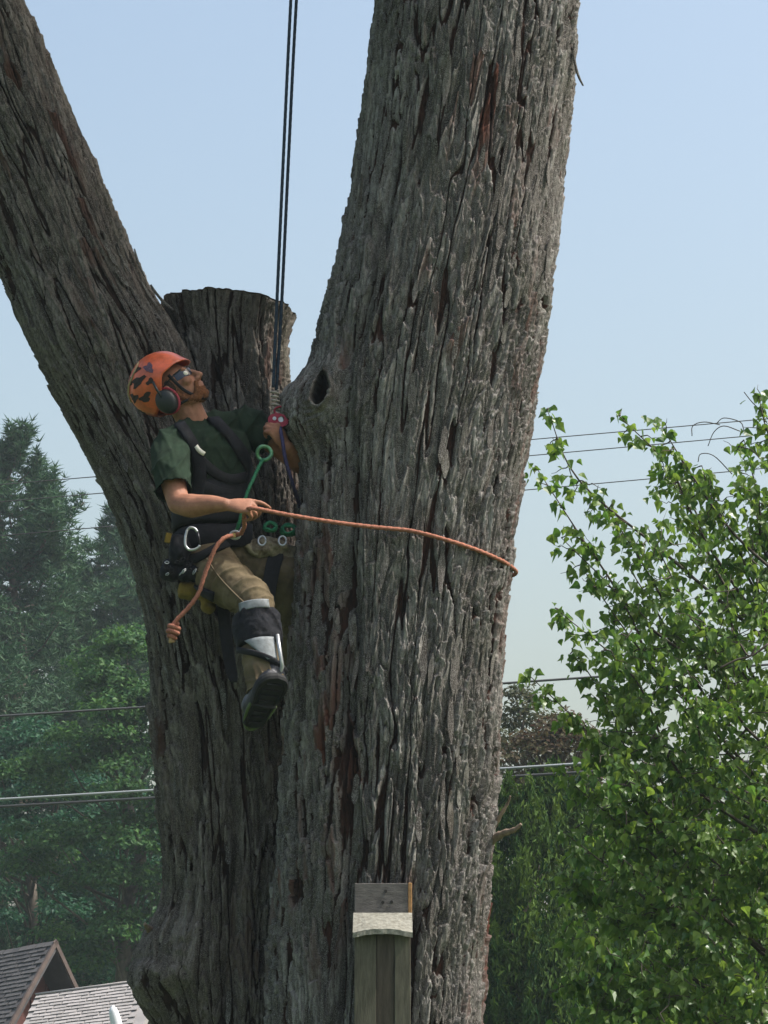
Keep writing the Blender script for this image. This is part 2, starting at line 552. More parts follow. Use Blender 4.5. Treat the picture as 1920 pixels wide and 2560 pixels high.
# left-hand limb and bole
YL = 11.5
T_left = Trunk([(-2400, -1250, -900, 11.9), (-1200, -800, -430, 11.8), (-500, -500, -130, 11.7), (0, -275, 62, 11.62), (100, -235, 106, 11.6), (200, -190, 142, 11.6), (300, -150, 186, 11.58), (400, -105, 231, 11.57),
    (500, -66, 275, 11.56), (600, -28, 318, 11.55), (700, 8, 366, 11.55), (760, 30, 402, 11.54), (830, 56, 452, 11.53), (900, 84, 488, 11.52), (1000, 136, 522, 11.52),
    (1100, 190, 552, 11.51), (1200, 240, 590, 11.5), (1300, 286, 624, 11.5), (1400, 322, 650, 11.5), (1500, 352, 676, 11.5), (1600, 370, 700, 11.5), (1700, 380, 716, 11.5),
    (1800, 388, 728, 11.5), (2000, 402, 740, 11.5), (2150, 412, 745, 11.5), (2250, 412, 745, 11.5), (2560, 408, 750, 11.5), (2800, 400, 760, 11.5), (3300, 370, 800, 11.5), (3740, 240, 900, 11.5)], .9)
BU = P(415, 2425, 11.40)
def mod_left(X, Y, Z, PH, T, V, nx, ny):
    pg = np.interp(V, [1500, 2100, 2560, 3700], [.25, .1, .0, 0]) + .05 * vnoise(T / .3, T * 0, 31)
    gq = np.exp(-((PH - pg) / .10) ** 2) * np.interp(V, [1450, 1800, 2500], [0, .045, .05])
    pg2 = np.interp(V, [1400, 1800, 2100, 3700], [-.55, -.35, -.5, -.5])
    gq += np.exp(-((PH - pg2) / .09) ** 2) * np.interp(V, [1400, 1700, 2050, 2200], [0, .04, .03, 0])
    X = X - nx * gq; Y = Y - ny * gq
    d2 = ((X - BU[0]) / .19) ** 2 + ((Z - BU[2]) / .22) ** 2
    fr = np.where(np.abs(PH) < 2.3, 1, 0)
    lump = 1 + .16 * vnoise(X / .09, Z / .10, 91) + .06 * vnoise(X / .03, Z / .03, 92)
    k = fr * np.exp(-d2 ** 1.3) * .155 * lump
    X = X + nx * k; Y = Y + ny * k
    # dead snag scar
    return X, Y, Z
def bark_left(H, bh, X, Y, Z, PH, V):
    d2 = ((X - BU[0]) / .2) ** 2 + ((Z - BU[2]) / .22) ** 2
    k = np.exp(-d2)
    H = H * (1 - .3 * k) + k * .006 * vnoise(X / .022, Z / .03, 95)
    H = H * np.interp(V, [-200, 700, 1500, 2560], [.75, .8, 1.0, 1.2])
    return H, bh
vl = rows([(-2400, -120, 50), (-120, 2640, 820), (2640, 3740, 40)])
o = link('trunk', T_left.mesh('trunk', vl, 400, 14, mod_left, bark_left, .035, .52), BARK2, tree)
tag(o, 'left hand limb leaning out, with a mossy burl low on its side')

# sawn stump between them
T_stump = Trunk([(778, 398, 734, 11.74), (800, 402, 729, 11.74), (825, 410, 719, 11.74), (850, 425, 712, 11.73), (960, 440, 716, 11.72), (1040, 455, 730, 11.7), (1150, 470, 750, 11.7),
    (1300, 490, 768, 11.68), (1500, 510, 775, 11.66), (1800, 540, 780, 11.62), (2300, 560, 790, 11.6)], .9)
ctop = P(560, 790, 11.74)
def mod_stump(X, Y, Z, PH, T, V, nx, ny):
    # the sawn top tilts a little; the rim is ragged
    near = np.interp(V, [778, 940], [1, 0])
    Z = Z + near * (-.02 * (X - ctop[0]) / .27 - .10 * (Y - ctop[1]) * .5 + .006 * vnoise(PH * 5, PH * 0, 3) + .003 * vnoise(PH * 17, PH * 0, 4))
    return X, Y, Z
vs = rows([(778, 2300, 520)])
sm = T_stump.mesh('stump_limb', vs, 360, 29, mod_stump, None, .045, .7)
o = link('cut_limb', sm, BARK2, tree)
tag(o, 'sawn off middle limb ending in a flat cut')
wood = mat('weathered sawn wood', (.22, .15, .10), rough=.9, vary=.4, scale=30, bump=.5, bscale=90)
co = np.empty(len(sm.vertices) * 3, np.float32); sm.vertices.foreach_get('co', co)
ring = co.reshape(-1, 3)[:360]
cen = ring.mean(0)
vv_ = [cen + [0, 0, .012]]; ff_ = []
for k, fr_ in enumerate((.25, .5, .75, 1.0)):
    vv_ += [tuple(cen * (1 - fr_) + p * fr_ + np.array([0, 0, .012 * (1 - fr_) + .007 * (fr_ > .9)])) for p in ring[::4]]
n_ = 90
ff_ += [(0, 1 + i, 1 + (i + 1) % n_) for i in range(n_)]
quads = [(1 + k * n_ + i, 1 + (k + 1) * n_ + i, 1 + (k + 1) * n_ + (i + 1) % n_, 1 + k * n_ + (i + 1) % n_) for k in range(3) for i in range(n_)]
link('cut_face', mesh_np('cut_face', vv_, [np.array(ff_), np.array(quads)]), wood, tree)

# loose bark strips standing off the surface
strip_m = [BARK, BARK2]
def strip_mesh(k, rg):
    nl, nw = 7, 3
    L, W = 1.0, 1.0
    vs, fs = [], []
    curl = rg.uniform(.15, .5); bend = rg.uniform(-.3, .3)
    for side in (0, 1):
        for i in range(nl + 1):
            t = i / nl
            wv = (1 - .75 * abs(2 * t - 1) ** 3) * (1 + .2 * math.sin(t * 9 + k))
            for j in range(nw + 1):
                x = (j / nw - .5) * wv
                lift = t ** 2
                vs.append((x + bend * .5 * t * t, -.12 * (1 if side == 0 else 0) - curl * (x * x) * -.6 - .0, t - .5, lift))
    n = (nl + 1) * (nw + 1)
    for i in range(nl):
        for j in range(nw):
            a = i * (nw + 1) + j
            fs.append((a, a + 1, a + nw + 2, a + nw + 1))
            fs.append((n + a, n + a + nw + 1, n + a + nw + 2, n + a + 1))
    for i in range(nl):
        for j in (0, nw):
            a = i * (nw + 1) + j; b = a + nw + 1
            fs.append((a, b, n + b, n + a) if j == 0 else (a, n + a, n + b, b))
    for i in (0, nl):
        for j in range(nw):
            a = i * (nw + 1) + j
            fs.append((a, n + a, n + a + 1, a + 1) if i == 0 else (a, a + 1, n + a + 1, n + a))
    return vs, fs
rg = random.Random(5)
protos = []
for k in range(10):
    vs_, fs_ = strip_mesh(k, rg)
    for flip in (0, 1):
        # flip: which end is free; lift is in units of the strip's own length / .2
        pv = [(x, y - .0, z if not flip else -z) for (x, y, z, l) in vs_]
        amt = rg.uniform(.3, .9)
        pv = [(x, y - l * amt, z) for (x, y, z), (_, _, _, l) in zip(pv, vs_)]
        fs2 = fs_ if not flip else [tuple(reversed(f)) for f in fs_]
        me = bpy.data.meshes.new('bark_strip'); me.from_pydata(pv, [], fs2); me.update()
        nvv = len(pv)
        for an, val in (('bh', .8), ('pid', rg.uniform(.05, .5)), ('pid2', rg.uniform(0, .7))):
            at_ = me.attributes.new(an, 'FLOAT', 'POINT'); at_.data.foreach_set('value', [val] * nvv)
        protos.append(me)
def place_strip(tr, u, v, length, width, liftd, k, parent, m, side=None, roll=0, off=.007):
    c = tr.at(v); cx, cy, cz, r = [float(q) for q in c]
    x = (u - 960) / F * cy / (CP - SP * (1280 - v) / F)
    q = max(-1, min(1, (x - cx) / r))
    ph = math.asin(q)
    c2 = [float(qq) for qq in tr.at(v - 40)]
    ax = Vector((c2[0] + c2[3] * math.sin(ph) - cx - r * math.sin(ph), 0, c2[2] - cz)).normalized()
    n = Vector((math.sin(ph) * tr.ratio, -math.cos(ph), 0)).normalized()
    w = ax.cross(n).normalized() * -1
    n = w.cross(ax) * 1
    if n.y > 0 and abs(n.y) > .3: n = -n; w = -w
    w = ax.cross(-n)
    rot = Matrix.Rotation(roll, 3, -n)
    R = rot @ Matrix((w, -n, ax)).transposed()
    M = R.to_4x4() @ Matrix.Diagonal((width, liftd, length, 1))
    pos = Vector((cx + r * math.sin(ph), cy - tr.ratio * r * math.cos(ph), cz)) + n * off
    M.translation = pos
    o = bpy.data.objects.new('bark_strip', protos[k % len(protos)])
    COL.objects.link(o)
    if not o.data.materials: o.data.materials.append(m)
    o.parent = parent
    o.matrix_parent_inverse = world_of(parent).inverted()
    o.matrix_basis = M
    return o
# strips that stand against the sky (photo positions), then a scatter
for tr, u, v, L_, W_, lf, k, roll in [(a, b, c, d, e, f * 2.2, g, h) for a, b, c, d, e, f, g, h in [
        (T_left, 186, 300, .14, .016, .02, 2, .03), (T_left, 226, 372, .22, .018, .055, 0, .05), (T_left, 262, 455, .16, .016, .02, 2, 0), (T_left, 312, 590, .22, .014, .05, 4, .05), (T_left, 345, 680, .14, .016, .02, 6, 0), (T_left, 398, 770, .16, .016, .03, 3, 0),
        (T_right, 870, 500, .13, .014, .03, 4, 0), (T_right, 848, 610, .12, .014, .035, 8, 0), (T_right, 812, 770, .1, .012, .02, 4, 0),
        (T_right, 1392, 520, .20, .02, .03, 5, 0), (T_right, 1370, 830, .26, .022, .06, 7, 0), (T_right, 1418, 190, .2, .02, .03, 1, 0), (T_right, 1378, 680, .3, .022, .03, 9, 0),
        (T_right, 1340, 960, .2, .02, .025, 11, 0), (T_right, 1312, 1120, .25, .02, .03, 13, 0), (T_right, 1282, 1360, .22, .02, .03, 10, 0), (T_right, 1258, 1650, .2, .02, .025, 15, 0), (T_right, 1245, 1980, .3, .022, .04, 17, 0),
        (T_stump, 714, 830, .2, .014, .06, 6, .1), (T_stump, 716, 900, .14, .012, .03, 2, 0)]]:
    place_strip(tr, u, v, L_, W_, lf, k, tree, BARK, off=.012)
for i in range(64):
    tr = (T_right, T_right, T_left)[i % 3]
    v = rg.uniform(-20, 2500)
    if tr is T_left and v > 900 and i % 2: v = rg.uniform(0, 800)
    e_ = np.interp(v, tr.vv, tr.sm[1 if (tr is T_left and v < 850) or (tr is T_right and i % 4) else 0])
    if e_ < -10 or (tr is T_right and 820 < v < 1450 and e_ < 900) or (tr is T_left and v > 2200): continue
    place_strip(tr, e_, v, rg.uniform(.06, .17), rg.uniform(.012, .022), rg.uniform(.02, .05), rg.randrange(20), tree, BARK if tr is T_right else BARK2, off=.013)
for i in range(150):
    v = rg.uniform(-60, 2600)
    c = T_right.at(v)
    uL, uR = np.interp(v, T_right.vv, T_right.sm[0]), np.interp(v, T_right.vv, T_right.sm[1])
    u = uL + (uR - uL) * (rg.uniform(.08, .99) if i % 3 else rg.uniform(.6, .99))
    if 730 < u < 900 and 860 < v < 1180: continue
    if 860 < u < 1060 and v > 2150: continue
    if 730 < u and 1240 < v < 1450: continue
    place_strip(T_right, u, v, rg.uniform(.09, .26), rg.uniform(.013, .03), rg.uniform(.012, .03), rg.randrange(20), tree, BARK, roll=rg.uniform(-.06, .06))
for i in range(80):
    v = rg.uniform(-60, 2600)
    uL, uR = np.interp(v, T_left.vv, T_left.sm[0]), np.interp(v, T_left.vv, T_left.sm[1])
    u = uL + (uR - uL) * rg.uniform(.05, .97)
    if u < -20: continue
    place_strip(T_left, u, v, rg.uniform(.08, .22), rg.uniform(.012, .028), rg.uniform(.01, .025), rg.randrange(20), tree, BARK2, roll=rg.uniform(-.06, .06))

# dead twig stubs on the right edge and by the burl
tw = mat('dead twig bark', (.20, .15, .11), rough=.9, vary=.4, scale=40, bump=.5)
for pts, r0 in (([(1225, 2085, 10.95), (1250, 2040, 10.9), (1268, 2010, 10.88), (1276, 1990, 10.86)], .012),
                ([(1222, 2105, 10.9), (1255, 2085, 10.85), (1285, 2075, 10.8), (1303, 2060, 10.78)], .02),
                ([(385, 2330, 11.4), (372, 2322, 11.35), (362, 2310, 11.3)], .022)):
    b_ = MB(); pp = catmull([P(*q) for q in pts], 5)
    b_.tube(pp, [r0 * (1 - .75 * i / len(pp)) * (1 + .15 * math.sin(i * 2.1)) for i in range(len(pp))], 7)
    b_.build('dead_twig', tw, tree, True)

# leaf crown added out of view overhead, placed to shade the left side
shade_leaf = leaf_mat('added shade leaves', (.03, .07, .02), (.07, .12, .03), .3, .5)
rsC = np.random.RandomState(77)
Pp, Nn = [], []
for k in range(120):
    c = np.array((rsC.uniform(-5.5, .9), rsC.uniform(9.3, 13.5), rsC.uniform(8.3, 11.5)))
    if c[0] > -1.2 and rsC.rand() < .55: continue
    m = 90
    q = rsC.normal(size=(m, 3)); q /= np.linalg.norm(q, axis=1, keepdims=True)
    Pp.append(c + q * rsC.uniform(.3, 1, (m, 1)) ** .5 * .55); Nn.append(q * .3 + np.array((0, 0, 1.)) + rsC.normal(size=(m, 3)) * .5)
n_c = np.concatenate(Pp); n_n = np.concatenate(Nn)
n_n /= np.linalg.norm(n_n, axis=1, keepdims=True)
a_ = np.cross(n_n, rsC.normal(size=n_n.shape)); a_ /= np.linalg.norm(a_, axis=1, keepdims=True); b2 = np.cross(n_n, a_)
szc = .15
vv = np.stack([n_c - a_ * szc * .5, n_c - b2 * szc * .35, n_c + a_ * szc * .5, n_c + b2 * szc * .35], 1).reshape(-1, 3)
o = link('foliage', mesh_np('foliage', vv, np.arange(len(vv)).reshape(-1, 4), False, {'lr': np.repeat(rsC.uniform(0, 1, len(n_c)), 4)}), shade_leaf, tree)
tag(o, kind='stuff')
# ------------------------------------------------------------------ far trees, wires, houses
def leaf_quads(pos, nrm, size, rs, asp=.32, along=None):
    """kite leaves: pos (n,3), nrm (n,3) facing; random turn; returns verts, faces, per-vertex random"""
    n = len(pos)
    nrm = nrm / (np.linalg.norm(nrm, axis=1, keepdims=True) + 1e-9)
    rv = rs.normal(size=(n, 3))
    if along is not None:
        rv = np.cross(nrm, along + rv * .35)
    a = np.cross(nrm, rv); a /= (np.linalg.norm(a, axis=1, keepdims=True) + 1e-9)
    b = np.cross(nrm, a)
    sz = size * rs.uniform(.65, 1.25, n)[:, None]
    fold = nrm * sz * .12
    v = np.stack([pos - a * sz * .5, pos - b * sz * asp + fold, pos + a * sz * .55, pos + b * sz * asp + fold], 1)
    f = np.arange(n * 4).reshape(n, 4)
    lr = np.repeat(rs.uniform(0, 1, n), 4)
    return v.reshape(-1, 3), f, lr

def limb_tube(mb, p0, p1, r0, r1, rs, n=6, sag=0):
    p0, p1 = np.asarray(p0, float), np.asarray(p1, float)
    L = np.linalg.norm(p1 - p0)
    pts = []
    for k in range(n + 1):
        t = k / n
        q = p0 * (1 - t) + p1 * t + (rs.normal(size=3) * L * .025 if 0 < k < n else 0)
        q[2] += -sag * math.sin(math.pi * t) * L
        pts.append(q)
    mb.tube(pts, [r0 + (r1 - r0) * k / n for k in range(n + 1)], 6)

pine_leaf = leaf_mat('pine needles', (.018, .052, .031), (.052, .108, .052), .15, .6)
pine_bark = mat('pine bark', (.09, .075, .06), rough=.9, vary=.4, scale=8)
def pine(u, vtop, Y, rad, seed, label, zlow=2.0, shape=None):
    rs = np.random.RandomState(seed)
    top = P(u, vtop, Y); base = np.array((top[0], Y, 0.)); Ht = top[2]
    t = empty('pine_tree', tuple(base))
    tag(t, label, 'tree', 'pines behind the street')
    mb = MB(); limb_tube(mb, base, base + [0, 0, Ht * .97], .32, .03, rs, 10)
    mb.build('trunk', pine_bark, t, True)
    V, Fc, LR = [], [], []
    n0 = 0
    bm_ = MB()
    z = zlow
    tufts = []
    while z < Ht - .2:
        f = (Ht - z) / (Ht - zlow)
        for k in range(rs.randint(5, 8)):
            az = rs.uniform(0, 2 * math.pi)
            L = rad * (min(1, f * 2.4) ** .8) * rs.uniform(.6, 1.12) * (1 - .25 * max(0, f - .6))
            L = max(L, .45)
            rise = .55 * (1 - f) + rs.uniform(-.05, .18)
            p0 = base + [0, 0, z]
            d = np.array((math.cos(az), math.sin(az), rise)); d /= np.linalg.norm(d)
            p1 = p0 + d * L
            limb_tube(bm_, p0, p1, .05 * (L / rad) + .012, .008, rs, 3, .05)
            nt = int(50 * L + 16)
            for q in range(nt):
                s_ = rs.uniform(.25, 1.02) ** .75
                side = np.array((-d[1], d[0], 0)) * rs.normal() * .34 * L * (1.15 - s_) + np.array((0, 0, rs.normal() * .16 + .03))
                tufts.append(p0 + d * L * s_ + side + [0, 0, -.05 * math.sin(math.pi * s_) * L])
        z += rs.uniform(.34, .55)
    tp = np.array(tufts); n = len(tp)
    # each tuft: seven needle bundles fanned upward
    nb = 7
    dirs = rs.normal(size=(n, nb, 3)); dirs[..., 2] = np.abs(dirs[..., 2]) * .7 + .15
    dirs /= np.linalg.norm(dirs, axis=2, keepdims=True)
    ln = rs.uniform(.14, .27, (n, nb, 1))
    sd = np.cross(dirs, rs.normal(size=(n, nb, 3))); sd /= np.linalg.norm(sd, axis=2, keepdims=True)
    w = .040
    c = tp[:, None, :]
    tri = np.stack([c + sd * w * .5, c - sd * w * .5, c + dirs * ln], 2).reshape(-1, 3)
    f = np.arange(len(tri)).reshape(-1, 3)
    lr = np.repeat(np.clip(rs.uniform(0, 1, n) * .6 + .4 * rs.uniform(0, 1, n), 0, 1), nb * 3)
    tag(bm_.build('branches', pine_bark, t, True), kind='stuff')
    o = link('foliage', mesh_np('foliage', tri, f, False, {'lr': lr}), pine_leaf, t)
    tag(o, kind='stuff')
    return t
pine(45, 1085, 60, 3.6, 3, 'tall blue green pine against the sky, left of the forked tree')
pine(300, 1270, 64, 2.9, 8, 'shorter thin pine with sky gaps close behind the leaning left limb')
pine(-190, 1330, 56, 3.2, 12, 'low pine cut off by the left edge, beneath the tallest pine')

def broadleaf(name, label, u, vtop, vbot, Y, rx, seed, lm, leaf, nclump, per, cr, group=None, ry=None, cat='tree', trunk_r=.18, shape=1.0):
    rs = np.random.RandomState(seed)
    top = P(u, vtop, Y); bot = P(u, vbot, Y)
    base = np.array((top[0], Y, 0.))
    t = empty(name, tuple(base)); tag(t, label, cat, group)
    zc, hz = (top[2] + max(bot[2], .6)) / 2, (top[2] - max(bot[2], .6)) / 2
    ry = ry or rx
    mb = MB(); limb_tube(mb, base, base + [0, 0, zc], trunk_r, trunk_r * .5, rs, 6)
    mb.build('trunk', pine_bark, t, True)
    br = MB()
    Pp, Nn = [], []
    for k in range(nclump):
        d = rs.normal(size=3); d /= np.linalg.norm(d)
        rr = rs.uniform(.25, 1) ** .5
        if d[1] > .5: continue
        taper = 1 - .45 * max(0, d[2] * rr) ** 1.5 * shape
        c = np.array((base[0] + d[0] * rx * rr * taper, Y + d[1] * ry * rr * taper, zc + d[2] * hz * rr))
        cs = cr * rs.uniform(.55, 1.2)
        if k % 3 == 0:
            limb_tube(br, (base[0], Y, max(.5, c[2] - rs.uniform(.3, .9) * rx)), c, .035, .008, rs, 3)
        m = int(per * (cs / cr) ** 2)
        q = rs.normal(size=(m, 3)); q /= np.linalg.norm(q, axis=1, keepdims=True)
        q[:, 2] = np.where(q[:, 2] < -.2, -q[:, 2] * rs.uniform(.2, 1, m), q[:, 2])
        rad = rs.uniform(.35, 1.08, m)[:, None] ** .6
        Pp.append(c + q * rad * np.array((cs, cs, cs * .7)))
        Nn.append(q * .6 + np.array((0, -.1, .6)) + rs.normal(size=(m, 3)) * .55)
    tag(br.build('branches', pine_bark, t, True), kind='stuff')
    v, f, lr = leaf_quads(np.concatenate(Pp), np.concatenate(Nn), leaf, rs)
    o = link('foliage', mesh_np('foliage', v, f, False, {'lr': lr}), lm, t)
    tag(o, kind='stuff')
    return t
maple_l = leaf_mat('maple leaves', (.022, .068, .026), (.060, .132, .036), .3, .5)
maple_d = leaf_mat('dark maple leaves', (.013, .056, .036), (.034, .098, .046), .25, .5)
broadleaf('maple_tree', 'leafy green maple above the roofs, left of the forked tree', 330, 1560, 2480, 46, 2.1, 21, maple_l, .10, 190, 300, .5)
broadleaf('maple_tree', 'darker broad maple behind the brown roof at the lower left', 90, 1800, 2600, 50, 2.7, 22, maple_d, .105, 190, 280, .55)
broadleaf('maple_tree', 'dark green maple low behind the grey garage roof', 330, 2020, 2700, 52, 2.3, 23, maple_d, .105, 140, 280, .55)

# right-hand side, behind the birch
cedar_l = leaf_mat('cedar sprays', (.012, .046, .014), (.095, .155, .030), .2, .6)
red_l = leaf_mat('rusty leaves', (.062, .036, .024), (.085, .085, .042), .3, .5)
cop_l = leaf_mat('mixed dark leaves', (.03, .05, .022), (.08, .075, .04), .3, .5)
for i, (u, vt, Y, rx, lab) in enumerate(((1285, 1935, 26, .52, 'slim dark cedar right beside the big trunk below the wires'), (1395, 1905, 27, .60, 'taller dark cedar between the big trunk and the birch'), (1545, 2010, 28, .75, 'dark cedar half hidden behind the birch leaves'),
                                      (1720, 1990, 29, .85, 'broad dark cedar deep behind the middle of the birch'), (1900, 1960, 30, .9, 'dark cedar behind the birch at the right edge'), (1180, 2090, 28, .5, 'low dark cedar mostly hidden by the big trunk'))):
    rs = np.random.RandomState(60 + i)
    top = P(u, vt, Y); base = np.array((top[0], Y, 0.)); Ht = top[2]
    t = empty('cedar_tree', tuple(base)); tag(t, lab, 'tree', 'cedars behind the birch')
    mb = MB(); limb_tube(mb, base, base + [0, 0, Ht * .95], .10, .02, rs, 6); mb.build('trunk', pine_bark, t, True)
    pos, nr, al = [], [], []
    nsp = 560
    for k in range(nsp):
        f = rs.uniform(.02, 1) ** .8
        z = Ht * (1 - f) + .0
        az = rs.uniform(math.pi * .95, math.pi * 2.05) if rs.rand() < .8 else rs.uniform(0, 6.28)
        rr = rx * min(1, (f * 3.2)) ** .7 * rs.uniform(.40, 1.22)
        c = base + [math.cos(az) * rr, math.sin(az) * rr, z]
        m = 60
        up = np.array((math.cos(az) * .5, math.sin(az) * .5, 1.0))
        along = rs.uniform(-.14, .24, m)
        side = rs.normal(size=(m, 3)) * (.062 * (1.1 - (along + .14) / .42))[:, None]
        pos.append(c + up * along[:, None] + side)
        al.append(np.tile(up, (m, 1)))
        nr.append(np.array((math.cos(az), math.sin(az), .3)) + rs.normal(size=(m, 3)) * .6)
    v, f, lr = leaf_quads(np.concatenate(pos), np.concatenate(nr), .085, rs, .15, np.concatenate(al))
    lr = np.clip(np.repeat(np.repeat(rs.uniform(0, 1, nsp), 60), 4) * .75 + lr * .25, 0, .999)
    o = link('foliage', mesh_np('foliage', v, f, False, {'lr': lr}), cedar_l, t); tag(o, kind='stuff')
broadleaf('ornamental_tree', 'reddish leaved tree under the upper right wire beside the big trunk', 1400, 1785, 2120, 33, .75, 33, red_l, .075, 95, 90, .26, ry=.7, trunk_r=.07)
broadleaf('shade_tree', 'sparse dark tree rising behind the reddish tree', 1300, 1730, 2150, 38, .75, 34, cop_l, .08, 80, 85, .3, ry=.9, trunk_r=.09)
broadleaf('shade_tree', 'dense green tree filling the gap far behind the birch', 1800, 1900, 2600, 42, 1.9, 35, maple_d, .13, 120, 170, .6, ry=1.6)

# overhead wires: each a thing, running on past both sides of the frame
wire_dark = mat('grey cable', (.05, .052, .055), rough=.6)
wire_pale = mat('bare aluminium cable', (.26, .28, .29), rough=.5, metal=.4)
YW = 26
for (u0, v0, u1, v1, r, m, lab) in (
        (0, 1213, 1900, 1050, .005, wire_dark, 'topmost thin wire, crossing just above the birch tips'),
        (0, 1256, 1920, 1087, .005, wire_dark, 'second thin wire, a little under the topmost one'),
        (0, 1341, 1740, 1188, .005, wire_dark, 'third thin wire, alone in the sky beside the trunk'),
        (0, 1792, 1500, 1693, .012, wire_dark, 'single thick black cable crossing the left hand maple'),
        (0, 2000, 1720, 1893, .013, wire_pale, 'thick pale cable, brightest of all the wires'),
        (0, 2018, 1720, 1915, .015, wire_dark, 'black cable slung just under the pale cable')):
    b_ = MB()
    pts = []
    for k in range(33):
        t = -1.2 + 3.4 * k / 32
        u, v = u0 + (u1 - u0) * t, v0 + (v1 - v0) * t
        q = P(u, v, YW + .35 * (v0 - 1200) / 800 * 0); q[2] += .02 * (t - .5) ** 2 * 1.2
        pts.append(q)
    b_.tube(pts, r, 6)
    tag(b_.build('overhead_wire', m, None, True), lab, 'wire', 'overhead wires along the street')

# ---- houses, lower left
YH = 36
shin_d = mat('dark brown shingle', (.080, .078, .080), rough=.9, vary=.25, scale=3, bump=.4, bscale=150)
shin_d2 = mat('worn dark shingle', (.058, .057, .060), rough=.9, vary=.25, scale=3, bump=.4, bscale=150)
shin_g = mat('pale grey shingle', (.30, .285, .28), rough=.9, vary=.16, scale=3, bump=.4, bscale=150)
shin_g2 = mat('grey shingle', (.25, .24, .235), rough=.9, vary=.16, scale=3, bump=.4, bscale=150)
trim_m = mat('weathered brown fascia', (.085, .064, .057), rough=.8, vary=.2, scale=6)
redb_m = mat('dark red boards', (.085, .035, .03), rough=.85, vary=.25, scale=10, stretch=(1, 1, 6))
wall_m = mat('brown siding', (.14, .10, .08), rough=.85, vary=.2, scale=6)
soff_m = mat('tan board', (.30, .22, .14), rough=.8, vary=.2, scale=6)

def shingles(parent, O, ex, ey, nrow, ncol, w, h, mats, nmax, rs, skip=None, name='shingle'):
    """O eave/ridge corner at the top; ex along the ridge, ey down the slope; rows overlap like real courses"""
    ex, ey = Vector(ex).normalized(), Vector(ey).normalized()
    n = ex.cross(ey).normalized()
    if n.z < 0: n = -n
    me = []
    for m in mats:
        b = MB()
        b.add([(0, 0, .002), (w * .95, 0, .002), (w * .95, h * 1.25, .018), (0, h * 1.25, .018), (0, h * 1.25, .010), (w * .95, h * 1.25, .010)],
              [(0, 1, 2, 3), (3, 2, 5, 4), (0, 3, 4), (1, 5, 2), (0, 4, 5, 1)])
        q = b.mesh('shingle'); q.materials.append(m); me.append(q)
    inv = world_of(parent).inverted()
    k = 0
    rest = MB()
    for r in range(nrow):
        for c in range(-1, ncol):
            off = (r % 2) * .5 * w + rs.uniform(-.01, .01)
            x = c * w + off
            if x < -.001 or x + w > ncol * w + .01: continue
            if skip and skip(x, r * h): continue
            M = Matrix((ex, ey, n)).transposed().to_4x4()
            M.translation = Vector(O) + ex * x + ey * (r * h + rs.uniform(-.004, .004)) + n * rs.uniform(0, .004)
            if k < nmax:
                o = bpy.data.objects.new(name, me[0] if rs.rand() < .6 else me[-1]); COL.objects.link(o)
                o.parent = parent; o.matrix_parent_inverse = inv; o.matrix_basis = M
            k += 1

# house with the gable end towards the right
rsh = np.random.RandomState(4)
R0 = PV(-330, 2440, YH + 2.2); R1 = PV(137, 2352, YH)           # ridge: comes nearer to the right
E1 = PV(92, 2530, YH - 1.0)                                     # near eave corner (below the picture)
exd = (R1 - R0).normalized()
eyd = (E1 - R1); eyd = (eyd - exd * eyd.dot(exd)).normalized()
hou = empty('house', (R1.x - 2, YH, 0)); tag(hou, 'house with dark shingle roof and gable peak at the lower left corner', 'house')
SL = 3.6
b_ = MB()
nrm = exd.cross(eyd); nrm = -nrm if nrm.z < 0 else nrm
cor = [R0, R1, R1 + eyd * SL, R0 + eyd * SL]
b_.add([q + nrm * .0 for q in cor] + [q - nrm * .10 for q in cor], [(0, 1, 2, 3), (7, 6, 5, 4), (0, 4, 5, 1), (1, 5, 6, 2), (2, 6, 7, 3), (3, 7, 4, 0)])
b_.build('roof', shin_d2, hou)
rw, rh = .155, .078
roof_o = [o for o in hou.children][0]
W_ = (R1 - R0).length
nvis = 11
shingles(roof_o, R1 - exd * (nvis * rw), exd, eyd, 27, nvis, rw, rh, [shin_d, shin_d2], 300, rsh)
# far slope, rake boards, gable wall
hor = Vector((exd.x, exd.y, 0)).normalized()
outw = Vector((eyd.x, eyd.y, 0)).normalized()
eyd2 = Vector((-outw.x * math.hypot(eyd.x, eyd.y), -outw.y * math.hypot(eyd.x, eyd.y), eyd.z)).normalized()
E2 = R1 + eyd2 * SL
b_ = MB()
cor = [R0, R1, E2, R0 + eyd2 * SL]
b_.add([q for q in cor] + [q - Vector((0, 0, .10)) for q in cor], [(3, 2, 1, 0), (4, 5, 6, 7), (0, 1, 5, 4), (1, 2, 6, 5), (2, 3, 7, 6), (3, 0, 4, 7)])
b_.build('roof', shin_d2, hou)
def board(name, A, B, w, th, m, parent, down=Vector((0, 0, -1)), out=None):
    A, B = Vector(A), Vector(B)
    d = (B - A).normalized(); out = out or hor
    b = MB(); dn = (down - d * down.dot(d)).normalized()
    vs = [A, B, B + dn * w, A + dn * w]
    b.add(vs + [q + out * th for q in vs], [(3, 2, 1, 0), (4, 5, 6, 7), (0, 1, 5, 4), (1, 2, 6, 5), (2, 3, 7, 6), (3, 0, 4, 7)])
    return b.build(name, m, parent)
board('rake_board', R1 + hor * .002 + Vector((0, 0, .02)), R1 + eyd * SL + hor * .002 + Vector((0, 0, .02)), .065, .03, trim_m, hou)
board('rake_board', R1 + hor * .002 + Vector((0, 0, .02)), E2 + hor * .002 + Vector((0, 0, .02)), .065, .03, trim_m, hou)
